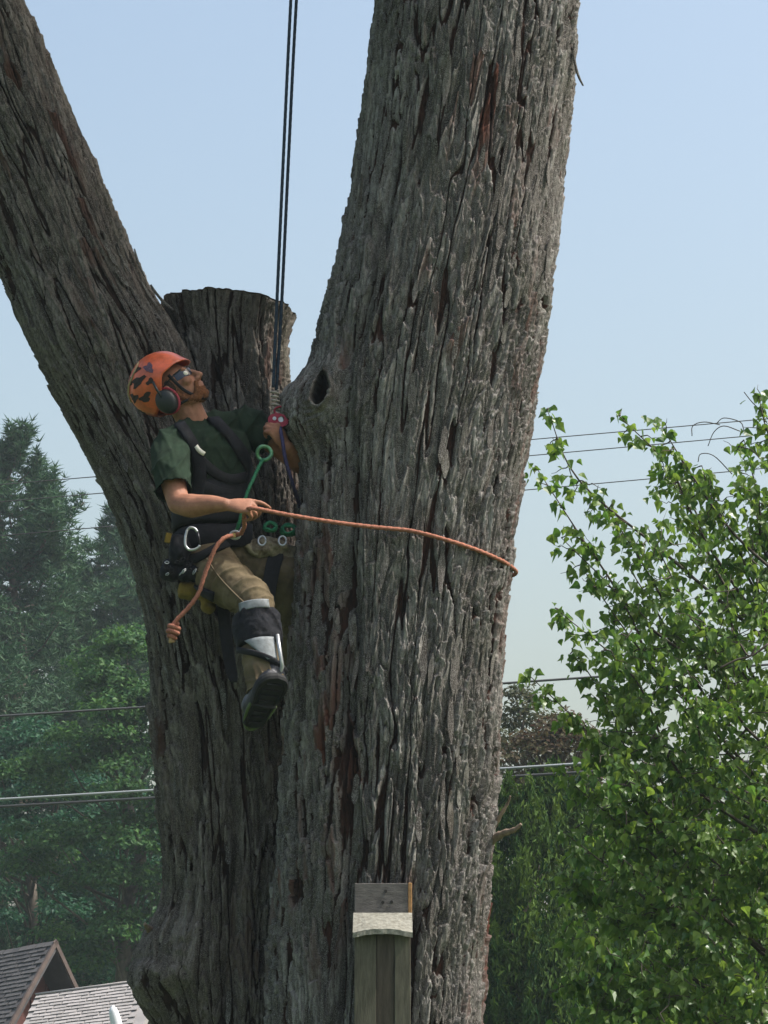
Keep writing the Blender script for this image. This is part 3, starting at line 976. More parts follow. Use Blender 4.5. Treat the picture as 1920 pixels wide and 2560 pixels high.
# gable wall set back under the overhang, in separate vertical boards
gb = R1 - hor * .45
hw = SL * math.hypot(eyd.x, eyd.y)
zed = R1.z + eyd.z * SL
wallb = MB()
wallb.add([gb + outw * hw + Vector((0, 0, eyd.z * SL - .1)), gb - outw * hw + Vector((0, 0, eyd.z * SL - .1)), gb + Vector((0, 0, -.12))], [(0, 1, 2)])
for sgn in (1,):
    pass
w_o = wallb.build('gable_wall', redb_m, hou)
nb_ = 14
for k in range(nb_):
    x0, x1 = -hw + 2 * hw * k / nb_ + .015, -hw + 2 * hw * (k + 1) / nb_ - .015
    def top(x): return gb.z - .14 + eyd.z * SL * abs(x) / hw
    b_ = MB()
    A, B = gb - outw * -x0 + hor * .004, gb - outw * -x1 + hor * .004
    zb = zed - .1
    if min(top(x0), top(x1)) <= zb + .02: continue
    vs = [Vector((A.x, A.y, zb)), Vector((B.x, B.y, zb)), Vector((B.x, B.y, top(x1))), Vector((A.x, A.y, top(x0)))]
    b_.add(vs + [q + hor * .02 for q in vs], [(3, 2, 1, 0), (4, 5, 6, 7), (0, 1, 5, 4), (1, 2, 6, 5), (2, 3, 7, 6), (3, 0, 4, 7)])
    b_.build('siding_board', redb_m, w_o)
board('trim_board', gb + hor * .03 + outw * -.75 + Vector((0, 0, -1.02)), gb + hor * .03 + outw * -1.6 + Vector((0, 0, -1.0)), .16, .02, soff_m, hou)
# body of the house down to the ground
b_ = MB()
c4 = [R0 + outw * (hw - .4), gb + outw * (hw - .4), gb - outw * (hw - .4), R0 - outw * (hw - .4)]
zt = zed + .15
b_.add([(q.x, q.y, 0) for q in c4] + [(q.x, q.y, zt) for q in c4], [(0, 1, 5, 4), (1, 2, 6, 5), (2, 3, 7, 6), (3, 0, 4, 7), (4, 5, 6, 7)])
b_.build('wall', wall_m, hou)

# garage with the pale roof, in front
G0 = PV(112, 2486, YH - 1.6); G1 = PV(366, 2452, YH - 1.9)
gex = (G1 - G0).normalized()
gdn = Vector((gex.y, -gex.x, 0)).normalized()
gdn = gdn if gdn.y < 0 else -gdn
gey = (gdn * .82 + Vector((0, 0, -.57))).normalized()
gey = (gey - gex * gey.dot(gex)).normalized()
gar = empty('garage', (G0.x + .7, YH - 2, 0)); tag(gar, 'low garage with pale grey shingle roof beside the big trunk burl', 'garage')
G0x = G0 - gex * .12; wG = (G1 - G0).length + .3; SG = 2.2
b_ = MB(); gn = gex.cross(gey); gn = -gn if gn.z < 0 else gn
cor = [G0x, G0x + gex * wG, G0x + gex * wG + gey * SG, G0x + gey * SG]
b_.add(cor + [q - gn * .08 for q in cor], [(0, 1, 2, 3), (7, 6, 5, 4), (0, 4, 5, 1), (1, 5, 6, 2), (2, 6, 7, 3), (3, 7, 4, 0)])
ro = b_.build('roof', shin_g2, gar)
sw, sh = .17, .075
shingles(ro, G0x, gex, gey, 22, int(wG / sw), sw, sh, [shin_g, shin_g2], 300, rsh)
b_ = MB()
rp = [G0x + gn * .02, G0x + gex * wG + gn * .02]
b_.tube(rp, .014, 6); b_.build('ridge_cap', shin_g, gar, True)
back = Vector((gdn.x, gdn.y, 0)) * -1
b_ = MB()
c4 = [G0x + gey * (SG - .3) - gn * .1, G0x + gex * (wG - .1) + gey * (SG - .3) - gn * .1, G0x + gex * (wG - .1) + back * 1.8 - Vector((0, 0, 1.3)), G0x + back * 1.8 - Vector((0, 0, 1.3))]
b_.add([(q.x, q.y, 0) for q in c4] + [tuple(q) for q in c4], [(0, 1, 5, 4), (1, 2, 6, 5), (2, 3, 7, 6), (3, 0, 4, 7)])
b_.build('wall', wall_m, gar)
b_ = MB()
cor = [G0x + Vector((0, 0, -.01)), G0x + gex * wG + Vector((0, 0, -.01)), G0x + gex * wG + back * 1.8 - Vector((0, 0, 1.25)), G0x + back * 1.8 - Vector((0, 0, 1.25))]
b_.add(cor + [q - Vector((0, 0, .06)) for q in cor], [(3, 2, 1, 0), (4, 5, 6, 7), (0, 1, 5, 4), (1, 2, 6, 5), (2, 3, 7, 6), (3, 0, 4, 7)])
b_.build('roof', shin_g2, gar)
# white plastic roof vent hood standing in front of the pale roof
vent_m = mat('white plastic', (.62, .64, .66), rough=.35, spec=.5)
YV = YH - 3.4
pts = [P(300, 2640, YV), P(296, 2590, YV), P(290, 2555, YV), P(284, 2530, YV), P(283, 2518, YV)]
b_ = MB()
pp = catmull(pts, 5)
b_.tube(pp, [.075 * (1 - .55 * (i / (len(pp) - 1)) ** 3) for i in range(len(pp))], 12)
vt = empty('roof_vent', tuple(P(300, 2640, YV)))
tag(vt, 'white plastic pipe with rounded tip in front of the pale grey roof', 'vent pipe')
link('pipe', b_.mesh('pipe', True), vent_m, vt)
b_ = MB(); b_.tube([P(283, 2522, YV), P(281, 2514, YV)], [.036, .02], 10); b_.build('pipe_cap', vent_m, vt, True)
b_ = MB(); q = P(302, 2660, YV); b_.tube([(q[0], q[1], 0), (q[0], q[1], q[2] + .12)], .05, 10); b_.build('riser', vent_m, vt, True)

# far-off wood that closes the view low down, behind everything
rw_ = np.random.RandomState(9)
pc_ = []
for k in range(260):
    x, y = rw_.uniform(-95, 95), rw_.uniform(125, 160)
    h = rw_.uniform(5.5, 8.5); m = 90
    q = rw_.normal(size=(m, 3)); q /= np.linalg.norm(q, axis=1, keepdims=True)
    pc_.append(np.array((x, y, h * .55)) + q * np.array((3.2, 3.2, h * .5)) * rw_.uniform(.5, 1, (m, 1)) ** .4)
pc_ = np.concatenate(pc_)
v, f, lr = leaf_quads(pc_, rw_.normal(size=pc_.shape) + [0, -.5, .6], .95, rw_)
tag(link('far_woods', mesh_np('far_woods', v, f, False, {'lr': lr}), maple_d), 'hazy green woods along the horizon', 'woods', kind='stuff')

# haze: one closed box of thin air round everything
hz = MB(); hz.box((0, 130, 13), (640, 400, 30))
hm = bpy.data.materials.new('thin haze'); hm.use_nodes = True; nt = hm.node_tree; nt.nodes.clear()
ho = nt.nodes.new('ShaderNodeOutputMaterial'); hv = nt.nodes.new('ShaderNodeVolumePrincipled')
hv.inputs['Density'].default_value = .0007; hv.inputs['Color'].default_value = (.78, .93, 1, 1); hv.inputs['Anisotropy'].default_value = 0
nt.links.new(hv.outputs[0], ho.inputs['Volume'])
tag(hz.build('haze', hm), kind='stuff')
# ------------------------------------------------------------------ birch at the right
birch_leaf = leaf_mat('birch leaves', (.052, .125, .032), (.140, .222, .055), .48, .36, .4)
birch_bark = mat('birch twig bark', (.06, .05, .04), rough=.8, vary=.3, scale=20)
birch_trunk = mat('birch trunk bark', (.55, .53, .48), rough=.8, vary=.3, scale=9, stretch=(1, 1, 5))
rsb = np.random.RandomState(11)
YB = 12.3
bx = P(2250, 2560, YB)
birch = empty('birch_tree', (bx[0], YB, 0))
tag(birch, 'leafy birch with hanging pointed leaves, reaching in from the right', 'tree')
mb = MB(); mb.tube([(bx[0], YB, 0), (bx[0] - .05, YB + .05, 1.5), (bx[0] - .12, YB, 3), (bx[0] - .2, YB + .05, 4.5), (bx[0] - .22, YB, 5.2)], [.10, .085, .065, .04, .02], 10)
mb.build('trunk', birch_trunk, birch, True)
lim = MB(); twg = MB()
leafP, leafD = [], []           # stalk point, droop direction
def leafy(p, q, r0, n, spread, droop=.02):
    """a twig from p to q carrying leaves that hang from it"""
    p, q = np.asarray(p, float), np.asarray(q, float)
    L = np.linalg.norm(q - p)
    m = 5
    pts = [p * (1 - k / m) + q * (k / m) + (rsb.normal(size=3) * L * .035 if 0 < k < m else 0) for k in range(m + 1)]
    twg.tube(pts, [r0 * (1 - .75 * k / m) for k in range(m + 1)], 4)
    for k in range(n):
        t = rsb.uniform(.12, 1.02)
        i = min(int(t * m), m - 1); f = t * m - i
        b = pts[i] * (1 - f) + pts[i + 1] * f
        d = np.array((rsb.normal() * .55, rsb.normal() * .55, -1.0 + rsb.uniform(-.2, .55)))
        leafP.append(b + rsb.normal(size=3) * spread * np.array((1, 1, .6))); leafD.append(d)
    return pts
root_z = {}
# main limbs: from the stem out to the tips seen in the photo (u, v, depth)
tips = [(1368, 1025, 12.1), (1338, 1165, 12.0), (1548, 1040, 12.3), (1652, 1062, 12.2), (1642, 1160, 12.5), (1404, 1345, 12.0), (1462, 1430, 12.1), (1388, 1520, 11.9),
        (1325, 1690, 11.9), (1755, 1165, 12.3), (1895, 985, 12.4), (1860, 1100, 12.1), (1850, 1180, 12.6), (1500, 1250, 12.5), (1560, 1400, 12.6), (1430, 1620, 12.4), (1450, 1800, 12.0), (1420, 1950, 12.1),
        (1410, 2080, 11.9), (1440, 2200, 12.3), (1412, 2330, 11.9), (1425, 2460, 12.0), (1470, 2560, 12.1), (1520, 1700, 12.6), (1560, 1900, 11.8), (1560, 2150, 11.7), (1590, 2400, 11.7), (1700, 1300, 12.7), (1690, 1500, 11.9), (1740, 1750, 11.6), (1760, 2050, 11.6), (1780, 2350, 11.6), (1880, 1400, 11.8), (1900, 1700, 11.6), (1900, 2100, 11.6), (1620, 1320, 12.0), (1800, 1280, 12.1), (1915, 1250, 12.3)]
for (u, v, Y) in tips:
    tip = P(u, v, Y)
    down = 330 if v < 1700 else 120
    s0 = P(2150 - .10 * (2560 - v) * .6, min(v + down + (2150 - u) * .55, 2750), YB + .2)
    mid = s0 * .45 + tip * .55 + np.array((0, (rsb.rand() - .5) * .3, -.08 - .05 * rsb.rand()))
    q1, q2 = s0 * .7 + mid * .3 + rsb.normal(size=3) * .06, mid * .45 + tip * .55 + rsb.normal(size=3) * .045
    pts = catmull([s0, q1, mid + rsb.normal(size=3) * .04, q2, tip], 5)
    L = np.linalg.norm(tip - s0)
    lim.tube(pts, [.0125 * (1 - .86 * k / (len(pts) - 1)) for k in range(len(pts))], 6)
    nn = len(pts)
    thin = .6 if v < 1500 else 1.0
    # leaves along the outermost stretch and side twigs further in
    for k in range(3, nn):
        f = k / (nn - 1)
        c = np.array(pts[k])
        if f > .55:
            for j in range(2 if v < 1500 else 5):
                d = np.array((rsb.normal() * .6, rsb.normal() * .6, -1 + rsb.uniform(-.2, .6)))
                leafP.append(c + rsb.normal(size=3) * .022); leafD.append(d)
        ns = 1 if f > .8 else (2 if f > .4 else 1)
        for j in range(ns):
            ln = rsb.uniform(.10, .30) * (1.15 - .75 * f)
            dv = np.array((rsb.normal() * .8 - .25, rsb.normal() * .9, rsb.normal() * .7 + .05))
            dv /= np.linalg.norm(dv)
            leafy(c, c + dv * ln, .004, int((8 + 40 * ln) * thin), .024)
# inner mass: clusters filling the crown, thick low down, thin at the top
vB = np.array([1050, 1180, 1300, 1420, 1520, 1620, 1700, 1800, 1950, 2100, 2250, 2400, 2560, 2750])
uB = np.array([1900, 1790, 1640, 1560, 1530, 1480, 1500, 1470, 1450, 1440, 1450, 1430, 1450, 1480])
for k in range(760):
    v = rsb.uniform(1120, 2740)
    den = np.interp(v, [1100, 1400, 1650, 1900, 2100], [.03, .13, .32, .60, .9])
    if rsb.rand() > den: continue
    ul = np.interp(v, vB, uB) + rsb.uniform(0, 40)
    u = rsb.uniform(ul, 2120)
    Y = rsb.uniform(11.6, 13.0)
    c = P(u, v, Y)
    dv = np.array((rsb.normal() - .3, rsb.normal() * .8, rsb.normal() * .6 + .1)); dv /= np.linalg.norm(dv)
    leafy(c - dv * .12, c + dv * .14, .0035, rsb.randint(13, 24), .045)
# long bare arching twigs against the sky at the upper right
for pts in ([(1730, 1090, 12.3), (1732, 1065, 12.3), (1760, 1055, 12.3), (1800, 1062, 12.3)], [(1770, 1115, 12.3), (1785, 1080, 12.3), (1810, 1065, 12.3), (1850, 1078, 12.3)],
            [(1745, 1155, 12.3), (1752, 1135, 12.3), (1785, 1140, 12.3), (1830, 1185, 12.4)], [(1790, 1060, 12.3), (1810, 1045, 12.3), (1850, 1055, 12.3), (1860, 1075, 12.3)],
            [(1860, 980, 12.4), (1880, 1005, 12.4), (1905, 1030, 12.4), (1930, 1060, 12.4)], [(1870, 1380, 12), (1880, 1395, 12), (1890, 1420, 12), (1885, 1440, 12)]):
    twg.tube(catmull([P(*q) for q in pts], 6), .0028, 4)
# pale dead spray in the middle of the crown
for pts in ([(1800, 1670, 11.5), (1840, 1650, 11.5), (1875, 1640, 11.5), (1890, 1615, 11.5)], [(1850, 1610, 11.5), (1875, 1640, 11.5), (1920, 1610, 11.5)]):
    twg.tube(catmull([P(*q) for q in pts], 6), .005, 5)
o = lim.build('branches', birch_bark, birch, True); tag(o, kind='stuff')
o = twg.build('twigs', birch_bark, birch, True); tag(o, kind='stuff')
lp, ld = np.array(leafP), np.array(leafD)
ld /= np.linalg.norm(ld, axis=1, keepdims=True)
nL = len(lp)
fac = rsb.normal(size=(nL, 3)) * .7 + np.array((.25, -.9, .25))
ax = ld
sd = np.cross(ax, fac); sd /= np.linalg.norm(sd, axis=1, keepdims=True)
nm = np.cross(sd, ax)
lsz = (.027 + .027 * rsb.rand(nL) ** 1.3)
# deltoid leaf: stalk, two shoulders, two mid points, drawn-out tip, mid rib slightly sunk
shape = np.array([(0, 0, 0), (.34, .06, .07), (.47, .26, .10), (.22, .66, .03), (0, 1.16, -.14), (-.22, .66, .03), (-.47, .26, .10), (-.34, .06, .07), (0, .36, -.06)])
lf = [(0, 1, 8), (1, 2, 8), (2, 3, 8), (3, 4, 8), (4, 5, 8), (5, 6, 8), (6, 7, 8), (7, 0, 8)]
stalk = .012
def leaf_verts(i):
    b = lp[i] + ld[i] * stalk
    return b + lsz[i] * (shape[:, :1] * sd[i] + shape[:, 1:2] * ax[i] + shape[:, 2:] * nm[i])
# the leaves that show largest: those standing nearest the viewer or outermost against the sky
fu = 960 + F * (lp[:, 0] / (lp[:, 1] * CP + (lp[:, 2] - CAM_Z) * SP))
fv = 1280 - F * ((lp[:, 2] - CAM_Z) * CP - lp[:, 1] * SP) / (lp[:, 1] * CP + (lp[:, 2] - CAM_Z) * SP)
inframe = (fu < 1915) & (fu > 1290) & (fv > 960) & (fv < 2555)
out = np.interp(fv, vB, uB) + 30 - fu
score = np.where(inframe, np.clip(out / 60, -3, 3) + (12.2 - lp[:, 1]) * 2.0 + lsz * 20, -99)
near = set(np.argsort(-score)[:300].tolist())
lm_ = bpy.data.meshes.new('leaf'); lm_.from_pydata([tuple(q) for q in shape], [], lf); lm_.materials.append(birch_leaf); lm_.update()
inv = world_of(birch).inverted()
for i in sorted(near):
    o = bpy.data.objects.new('leaf', lm_); COL.objects.link(o)
    M = Matrix((Vector(sd[i]), Vector(ax[i]), Vector(nm[i]))).transposed().to_4x4() @ Matrix.Scale(lsz[i], 4)
    M.translation = Vector(lp[i] + ld[i] * stalk)
    o.parent = birch; o.matrix_parent_inverse = inv; o.matrix_basis = M
rest = [i for i in range(nL) if i not in near]
ra = np.array(rest)
b = (lp + ld * stalk)[ra]
V = b[:, None, :] + lsz[ra][:, None, None] * (shape[None, :, :1] * sd[ra][:, None, :] + shape[None, :, 1:2] * ax[ra][:, None, :] + shape[None, :, 2:] * nm[ra][:, None, :])
fc = np.array(lf)[None] + (np.arange(len(ra)) * 9)[:, None, None]
o = link('foliage', mesh_np('foliage', V.reshape(-1, 3), fc.reshape(-1, 3), False, {'lr': np.repeat(rsb.uniform(0, 1, len(ra)), 9)}), birch_leaf, birch)
tag(o, kind='stuff')

# ------------------------------------------------------------------ wooden nest box on the big trunk
box_w = mat('weathered box board', (.085, .080, .058), rough=.9, vary=.35, scale=14, stretch=(6, 6, .7), bump=.5, bscale=80)
box_d = mat('darker box board', (.060, .050, .038), rough=.9, vary=.35, scale=14, stretch=(6, 6, .7), bump=.5, bscale=80)
box_t = mat('grey top board', (.105, .097, .092), rough=.9, vary=.3, scale=18, stretch=(1, 1, 4), bump=.5, bscale=90)
lich = mat('lichen crusted board', (.13, .125, .10), rough=.95, col2=(.25, .25, .215), scale=55, bump=1., bscale=60)
edge_m = mat('raw orange board edge', (.34, .19, .08), rough=.85, vary=.3, scale=30)
scr_m = mat('rusted screw', (.02, .018, .016), rough=.6)
YX = 10.42
nb = empty('nest_box', tuple(P(958, 2560, YX + .08)))
nb.location.z = 1.35
tag(nb, 'narrow weathered wooden nest box with lichen roof fixed to the trunk', 'nest box')
xl, xr_ = P(886, 2300, YX + .13)[0], P(1020, 2300, YX + .13)[0]
zt, zr0, zr1 = P(0, 2208, YX + .13)[2], P(0, 2282, YX + .1)[2], P(0, 2332, YX - .06)[2]
zbm = 1.45
def slab(name, x0, x1, y0, y1, z0, z1, m, parent=nb, bev=.003):
    b = MB(); b.box(((x0 + x1) / 2, (y0 + y1) / 2, (z0 + z1) / 2), (x1 - x0, y1 - y0, z1 - z0))
    return b.build(name, m, parent, False, bev)
slab('back_board', xl, xr_, YX + .13, YX + .155, zbm - .12, zt, box_t)
slab('back_board_edge', xr_ + .001, xr_ + .016, YX + .128, YX + .158, zr0 - .05, zt + .002, edge_m)
for (u, v) in ((964, 2228), (957, 2256), (979, 2255)):
    q = P(u, v, YX + .13); b_ = MB()
    b_.tube([(q[0], YX + .132, q[2]), (q[0], YX + .127, q[2])], .0065, 8); b_.build('screw', scr_m, nb)
# sloping roof board, its front edge sagging into a shallow arch
b_ = MB(); nx_ = 14
xa, xb = xl - .004, xr_ + .016
fr_, bk_ = YX - .075, YX + .128
vs_, fs_ = [], []
for lay, dz in ((0, 0), (1, -.020)):
    for j, (yy, zz) in enumerate(((bk_, zr0 + .002), ((bk_ * .5 + fr_ * .5), (zr0 + zr1) / 2), (fr_, zr1))):
        for i in range(nx_ + 1):
            f = i / nx_; arch = .015 * (1 - (2 * f - 1) ** 2) * (j / 2)
            wob = .0008 * math.sin(i * 2.3 + j) + .0007 * math.sin(i * 5.1)
            vs_.append((xa + (xb - xa) * f, yy + wob, zz + arch + dz + wob * (j > 0)))
n3 = 3 * (nx_ + 1)
for j in range(2):
    for i in range(nx_):
        a = j * (nx_ + 1) + i
        fs_ += [(a, a + nx_ + 1, a + nx_ + 2, a + 1), (n3 + a, n3 + a + 1, n3 + a + nx_ + 2, n3 + a + nx_ + 1)]
for i in range(nx_):
    a = 2 * (nx_ + 1) + i
    fs_ += [(a, n3 + a, n3 + a + 1, a + 1), (i, i + 1, n3 + i + 1, n3 + i)]
for j in range(2):
    for i in (0, nx_):
        a = j * (nx_ + 1) + i; c = a + nx_ + 1
        fs_.append((a, n3 + a, n3 + c, c))
b_.add(vs_, fs_); ro_ = b_.build('roof', lich, nb)
zf = zr1 + .012
w3 = (xr_ - xl)
slab('front_board', xl + .002, xl + w3 * .41, YX - .040, YX - .020, zbm, zf, box_w)
slab('front_board', xl + w3 * .415, xl + w3 * .74, YX - .035, YX - .018, zbm, zf, box_d)
slab('front_board', xl + w3 * .745, xr_ + .008, YX - .041, YX - .020, zbm, zf, box_w)
for x0 in (xl + .004, xr_ - .012):
    slab('side_board', x0, x0 + .018, YX - .017, YX + .127, zbm, zf, box_w)
slab('floor_board', xl + .024, xr_ - .016, YX - .017, YX + .126, zbm + .01, zbm + .03, box_d)
# ------------------------------------------------------------------ the climber
skin_m = mat('sunburnt skin', (.30, .14, .088), rough=.6, spec=.25, vary=.22, scale=22, bump=.5, bscale=260, sss=.05)
shirt_m = mat('dark green cotton', (.017, .030, .019), rough=.95, spec=.1, vary=.28, scale=18, bump=.35, bscale=420, dirt=(.05, .06, .045))
trous_m = mat('khaki work cloth', (.125, .098, .060), rough=.95, spec=.1, vary=.3, scale=12, bump=.35, bscale=380, dirt=(.055, .042, .028))
strap_m = mat('black webbing', (.014, .015, .018), rough=.8, spec=.2, vary=.3, scale=60, bump=.4, bscale=300)
pad_m = mat('black padding', (.012, .013, .017), rough=.8, spec=.15, vary=.35, scale=25, bump=.4, bscale=150, dirt=(.04, .036, .03))
orange_m = mat('scuffed orange shell', (.55, .10, .035), rough=.30, spec=.55, vary=.30, scale=16, bump=.12, bscale=90, dirt=(.30, .075, .035))
vent_dm = mat('helmet opening', (.030, .020, .018), rough=.8)
muff_m = mat('black ear cup', (.012, .016, .017), rough=.5, spec=.4)
red_m = mat('red cushion', (.26, .03, .045), rough=.6)
lens_m = mat('dark blue lens', (.010, .014, .028), rough=.22, spec=.5)
steel_m = mat('brushed steel', (.46, .48, .50), rough=.42, metal=.75, vary=.15, scale=40)
plate_m = mat('grey plate', (.165, .185, .195), rough=.6, spec=.4, vary=.25, scale=50, dirt=(.08, .075, .065))
sole_m = mat('black rubber', (.010, .011, .012), rough=.75, spec=.3, vary=.3, scale=40)
boot_m = mat('black boot leather', (.014, .017, .024), rough=.5, spec=.45, vary=.3, scale=30, bump=.3)
lime_m = mat('lime strap', (.07, .10, .04), rough=.7, vary=.3, scale=40)
beard_m = mat('ginger beard', (.15, .062, .028), rough=.9, spec=.15, vary=.4, scale=140, bump=1., bscale=500)
hair_m = mat('brown hair', (.035, .022, .015), rough=.8, vary=.4, scale=120, bump=1., bscale=400)
white_m = mat('off white patch', (.72, .70, .62), rough=.7)
yellow_m = mat('mustard cloth', (.16, .105, .018), rough=.9, vary=.35, scale=30, bump=.4)

def ell(c, rad, M=None):
    bm = bmesh.new(); bmesh.ops.create_icosphere(bm, subdivisions=3, radius=1)
    T = Matrix.Diagonal((*rad, 1)); T.translation = Vector(c)
    if M is not None: T = M @ T
    bm.transform(T)
    v = [q.co.copy() for q in bm.verts]; f = [[x.index for x in q.verts] for q in bm.faces]
    bm.free(); return v, f
def loft(secs, n=20):
    """secs: (centre, axis*halfwidth, axis*halfdepth)"""
    vs, fs = [], []
    for c, w, d in secs:
        c, w, d = Vector(c), Vector(w), Vector(d)
        vs += [c + w * math.cos(2 * math.pi * k / n) + d * math.sin(2 * math.pi * k / n) for k in range(n)]
    m = len(secs)
    for i in range(m - 1):
        for k in range(n):
            a, b = i * n + k, i * n + (k + 1) % n
            fs.append((a, b, b + n, a + n))
    fs.append(tuple(reversed(range(n)))); fs.append(tuple((m - 1) * n + k for k in range(n)))
    return vs, fs
def chain(pts, rad, flat=1.0, axis=None, sub=6):
    """round limb through points, with rounded ends"""
    P_ = [Vector(p) for p in pts]
    cp = catmull(P_, sub); m = len(cp)
    rr = [np.interp(i / sub, range(len(rad)), rad) for i in range(m)]
    secs = []
    d0 = (cp[1] - cp[0]).normalized()
    up = axis.copy() if axis is not None else d0.orthogonal()
    for i, c in enumerate(cp):
        d = (cp[min(i + 1, m - 1)] - cp[max(i - 1, 0)]).normalized()
        up = (up - d * up.dot(d)).normalized(); w = d.cross(up)
        secs.append((c, up * rr[i], w * rr[i] * flat))
    def endcap(i, sgn):
        d = (cp[1] - cp[0]).normalized() if i == 0 else (cp[-1] - cp[-2]).normalized()
        c, u_, w_ = secs[i]; out = []
        for a in (.45, .8):
            k = math.sqrt(1 - a * a)
            out.append((c + d * sgn * a * rr[i], u_ * k, w_ * k))
        return out
    a, b = endcap(0, -1), endcap(m - 1, 1)
    return loft(list(reversed(a)) + secs + b, 16)
def fuse(prims, voxel, smooth=6, factor=.5):
    bm = bmesh.new()
    for vs, fs in prims:
        vv_ = [bm.verts.new(q) for q in vs]
        ff_ = [bm.faces.new([vv_[i] for i in f]) for f in fs]
        bmesh.ops.recalc_face_normals(bm, faces=ff_)
    me = bpy.data.meshes.new('tmp'); bm.to_mesh(me); bm.free()
    o = bpy.data.objects.new('tmp', me); COL.objects.link(o)
    r = o.modifiers.new('r', 'REMESH'); r.mode = 'VOXEL'; r.voxel_size = voxel
    if smooth:
        s_ = o.modifiers.new('s', 'SMOOTH'); s_.iterations = smooth; s_.factor = factor
    dg = bpy.context.evaluated_depsgraph_get()
    out = bpy.data.meshes.new_from_object(o.evaluated_get(dg))
    bpy.data.objects.remove(o); bpy.data.meshes.remove(me)
    out.polygons.foreach_set('use_smooth', [True] * len(out.polygons))
    return out
def coords(me):
    a = np.empty(len(me.vertices) * 3, np.float32); me.vertices.foreach_get('co', a); return a.reshape(-1, 3).astype(float)
def normals(me):
    a = np.empty(len(me.vertices) * 3, np.float32); me.vertices.foreach_get('normal', a); return a.reshape(-1, 3).astype(float)
def setco(me, c):
    me.vertices.foreach_set('co', c.astype(np.float32).ravel()); me.update()
def uv_of(c):
    dep = c[:, 1] * CP + (c[:, 2] - CAM_Z) * SP
    return 960 + F * c[:, 0] / dep, 1280 - F * ((c[:, 2] - CAM_Z) * CP - c[:, 1] * SP) / dep
def cut_mesh(me, keep):
    bm = bmesh.new(); bm.from_mesh(me); bm.verts.ensure_lookup_table()
    bmesh.ops.delete(bm, geom=[v for v in bm.verts if not keep[v.index]], context='VERTS')
    bm.to_mesh(me); bm.free()

# --- skeleton (photo position and depth)
J = {k: PV(*q) for k, q in dict(
    hipc=(538, 1392, 10.95), waist=(530, 1305, 10.91), rib=(524, 1215, 10.88), chest=(526, 1135, 10.87), shl=(522, 1092, 10.87), neckb=(494, 1062, 10.87),
    sR=(428, 1112, 10.73), sL=(626, 1062, 10.98), eR=(446, 1258, 10.56), wR=(562, 1262, 10.44), eL=(752, 1160, 11.00), wL=(716, 1118, 10.86),
    hR=(512, 1398, 10.86), kR=(640, 1512, 10.60), aR=(668, 1712, 10.52), hL=(602, 1402, 11.02), kL=(722, 1448, 11.00), aL=(752, 1680, 11.22)).items()}
WX = Vector((.80, .58, .14)).normalized()             # across the body, towards his left
FR = Vector((.58, -.80, .10)); FR = (FR - WX * FR.dot(WX)).normalized()
Hc = PV(441, 972, 10.83)
HF = Vector((.74, -.34, .58)).normalized()
HU = Vector((-.60, .02, .80)); HU = (HU - HF * HU.dot(HF)).normalized()
HL = HU.cross(HF)
HM = Matrix((HF, HL, HU)).transposed().to_4x4(); HM.translation = Hc
def hp(x, y, z): return HM @ Vector((x, y, z))

def hand(W, D, N, left, curls, thumb, s=1.0):
    D = Vector(D).normalized(); N = Vector(N); N = (N - D * N.dot(D)).normalized()
    S = D.cross(N) * (-1 if left else 1)
    pr = []
    pr.append(loft([(W - D * .03 * s, S * .026 * s, N * .019 * s), (W + D * .01 * s, S * .029 * s, N * .019 * s), (W + D * .045 * s, S * .040 * s, N * .017 * s), (W + D * .085 * s, S * .041 * s, N * .0145 * s), (W + D * .1 * s, S * .036 * s, N * .010 * s)], 16))
    pr.append(ell((0, 0, 0), (.018 * s, .022 * s, .014 * s), Matrix.Translation(W + D * .04 * s + S * .022 * s + N * .010 * s)))
    tips = []
    for k in range(4):
        off = (.031, .0105, -.0105, -.030)[k]; ln = (.95, 1.06, 1.0, .78)[k]
        b = W + D * (.088 + (.004, .008, .004, -.006)[k]) * s + S * off * s
        pts = [b - D * .02 * s, b]
        a = 0
        for L_, c_ in zip((.043, .027, .022), curls[k]):
            a += math.radians(c_)
            d = D * math.cos(a) + N * math.sin(a)
            pts.append(pts[-1] + d * L_ * ln * s)
        pr.append(chain(pts, [.0098 * s, .0096 * s, .0088 * s, .008 * s, .0066 * s], sub=4))
        tips.append(pts)
    t0 = W + D * .022 * s + S * .026 * s + N * .006 * s
    t1 = t0 + (D * thumb[0] + S * thumb[1] + N * thumb[2]).normalized() * .042 * s
    t2 = t1 + (D * thumb[3] + S * thumb[4] + N * thumb[5]).normalized() * .032 * s
    t3 = t2 + (D * thumb[3] + S * thumb[4] * .6 + N * (thumb[5] + .3)).normalized() * .026 * s
    pr.append(chain([t0, t1, t2, t3], [.014 * s, .0115 * s, .0105 * s, .008 * s], sub=4))
    return pr

def mid(a, b, t): return a * (1 - t) + b * t
body = []
# trunk of the body, kept inside the clothes
body.append(loft([(J['hipc'], WX * .135, FR * .09), (J['waist'], WX * .125, FR * .085), (J['rib'], WX * .14, FR * .095), (J['chest'], WX * .155, FR * .095), (J['shl'], WX * .13, FR * .07), (J['neckb'] + Vector((0, 0, -.005)), WX * .062, FR * .062)]))
nk0, nk1 = J['neckb'] - Vector((0, 0, .03)), hp(-.035, 0, -.055)
body.append(chain([nk0, mid(nk0, nk1, .5) + FR * .012, nk1 + HF * .012], [.066, .060, .058]))
body.append(chain([J['neckb'] + FR * .035 - Vector((0, 0, .02)), hp(.018, 0, -.085)], [.042, .036]))
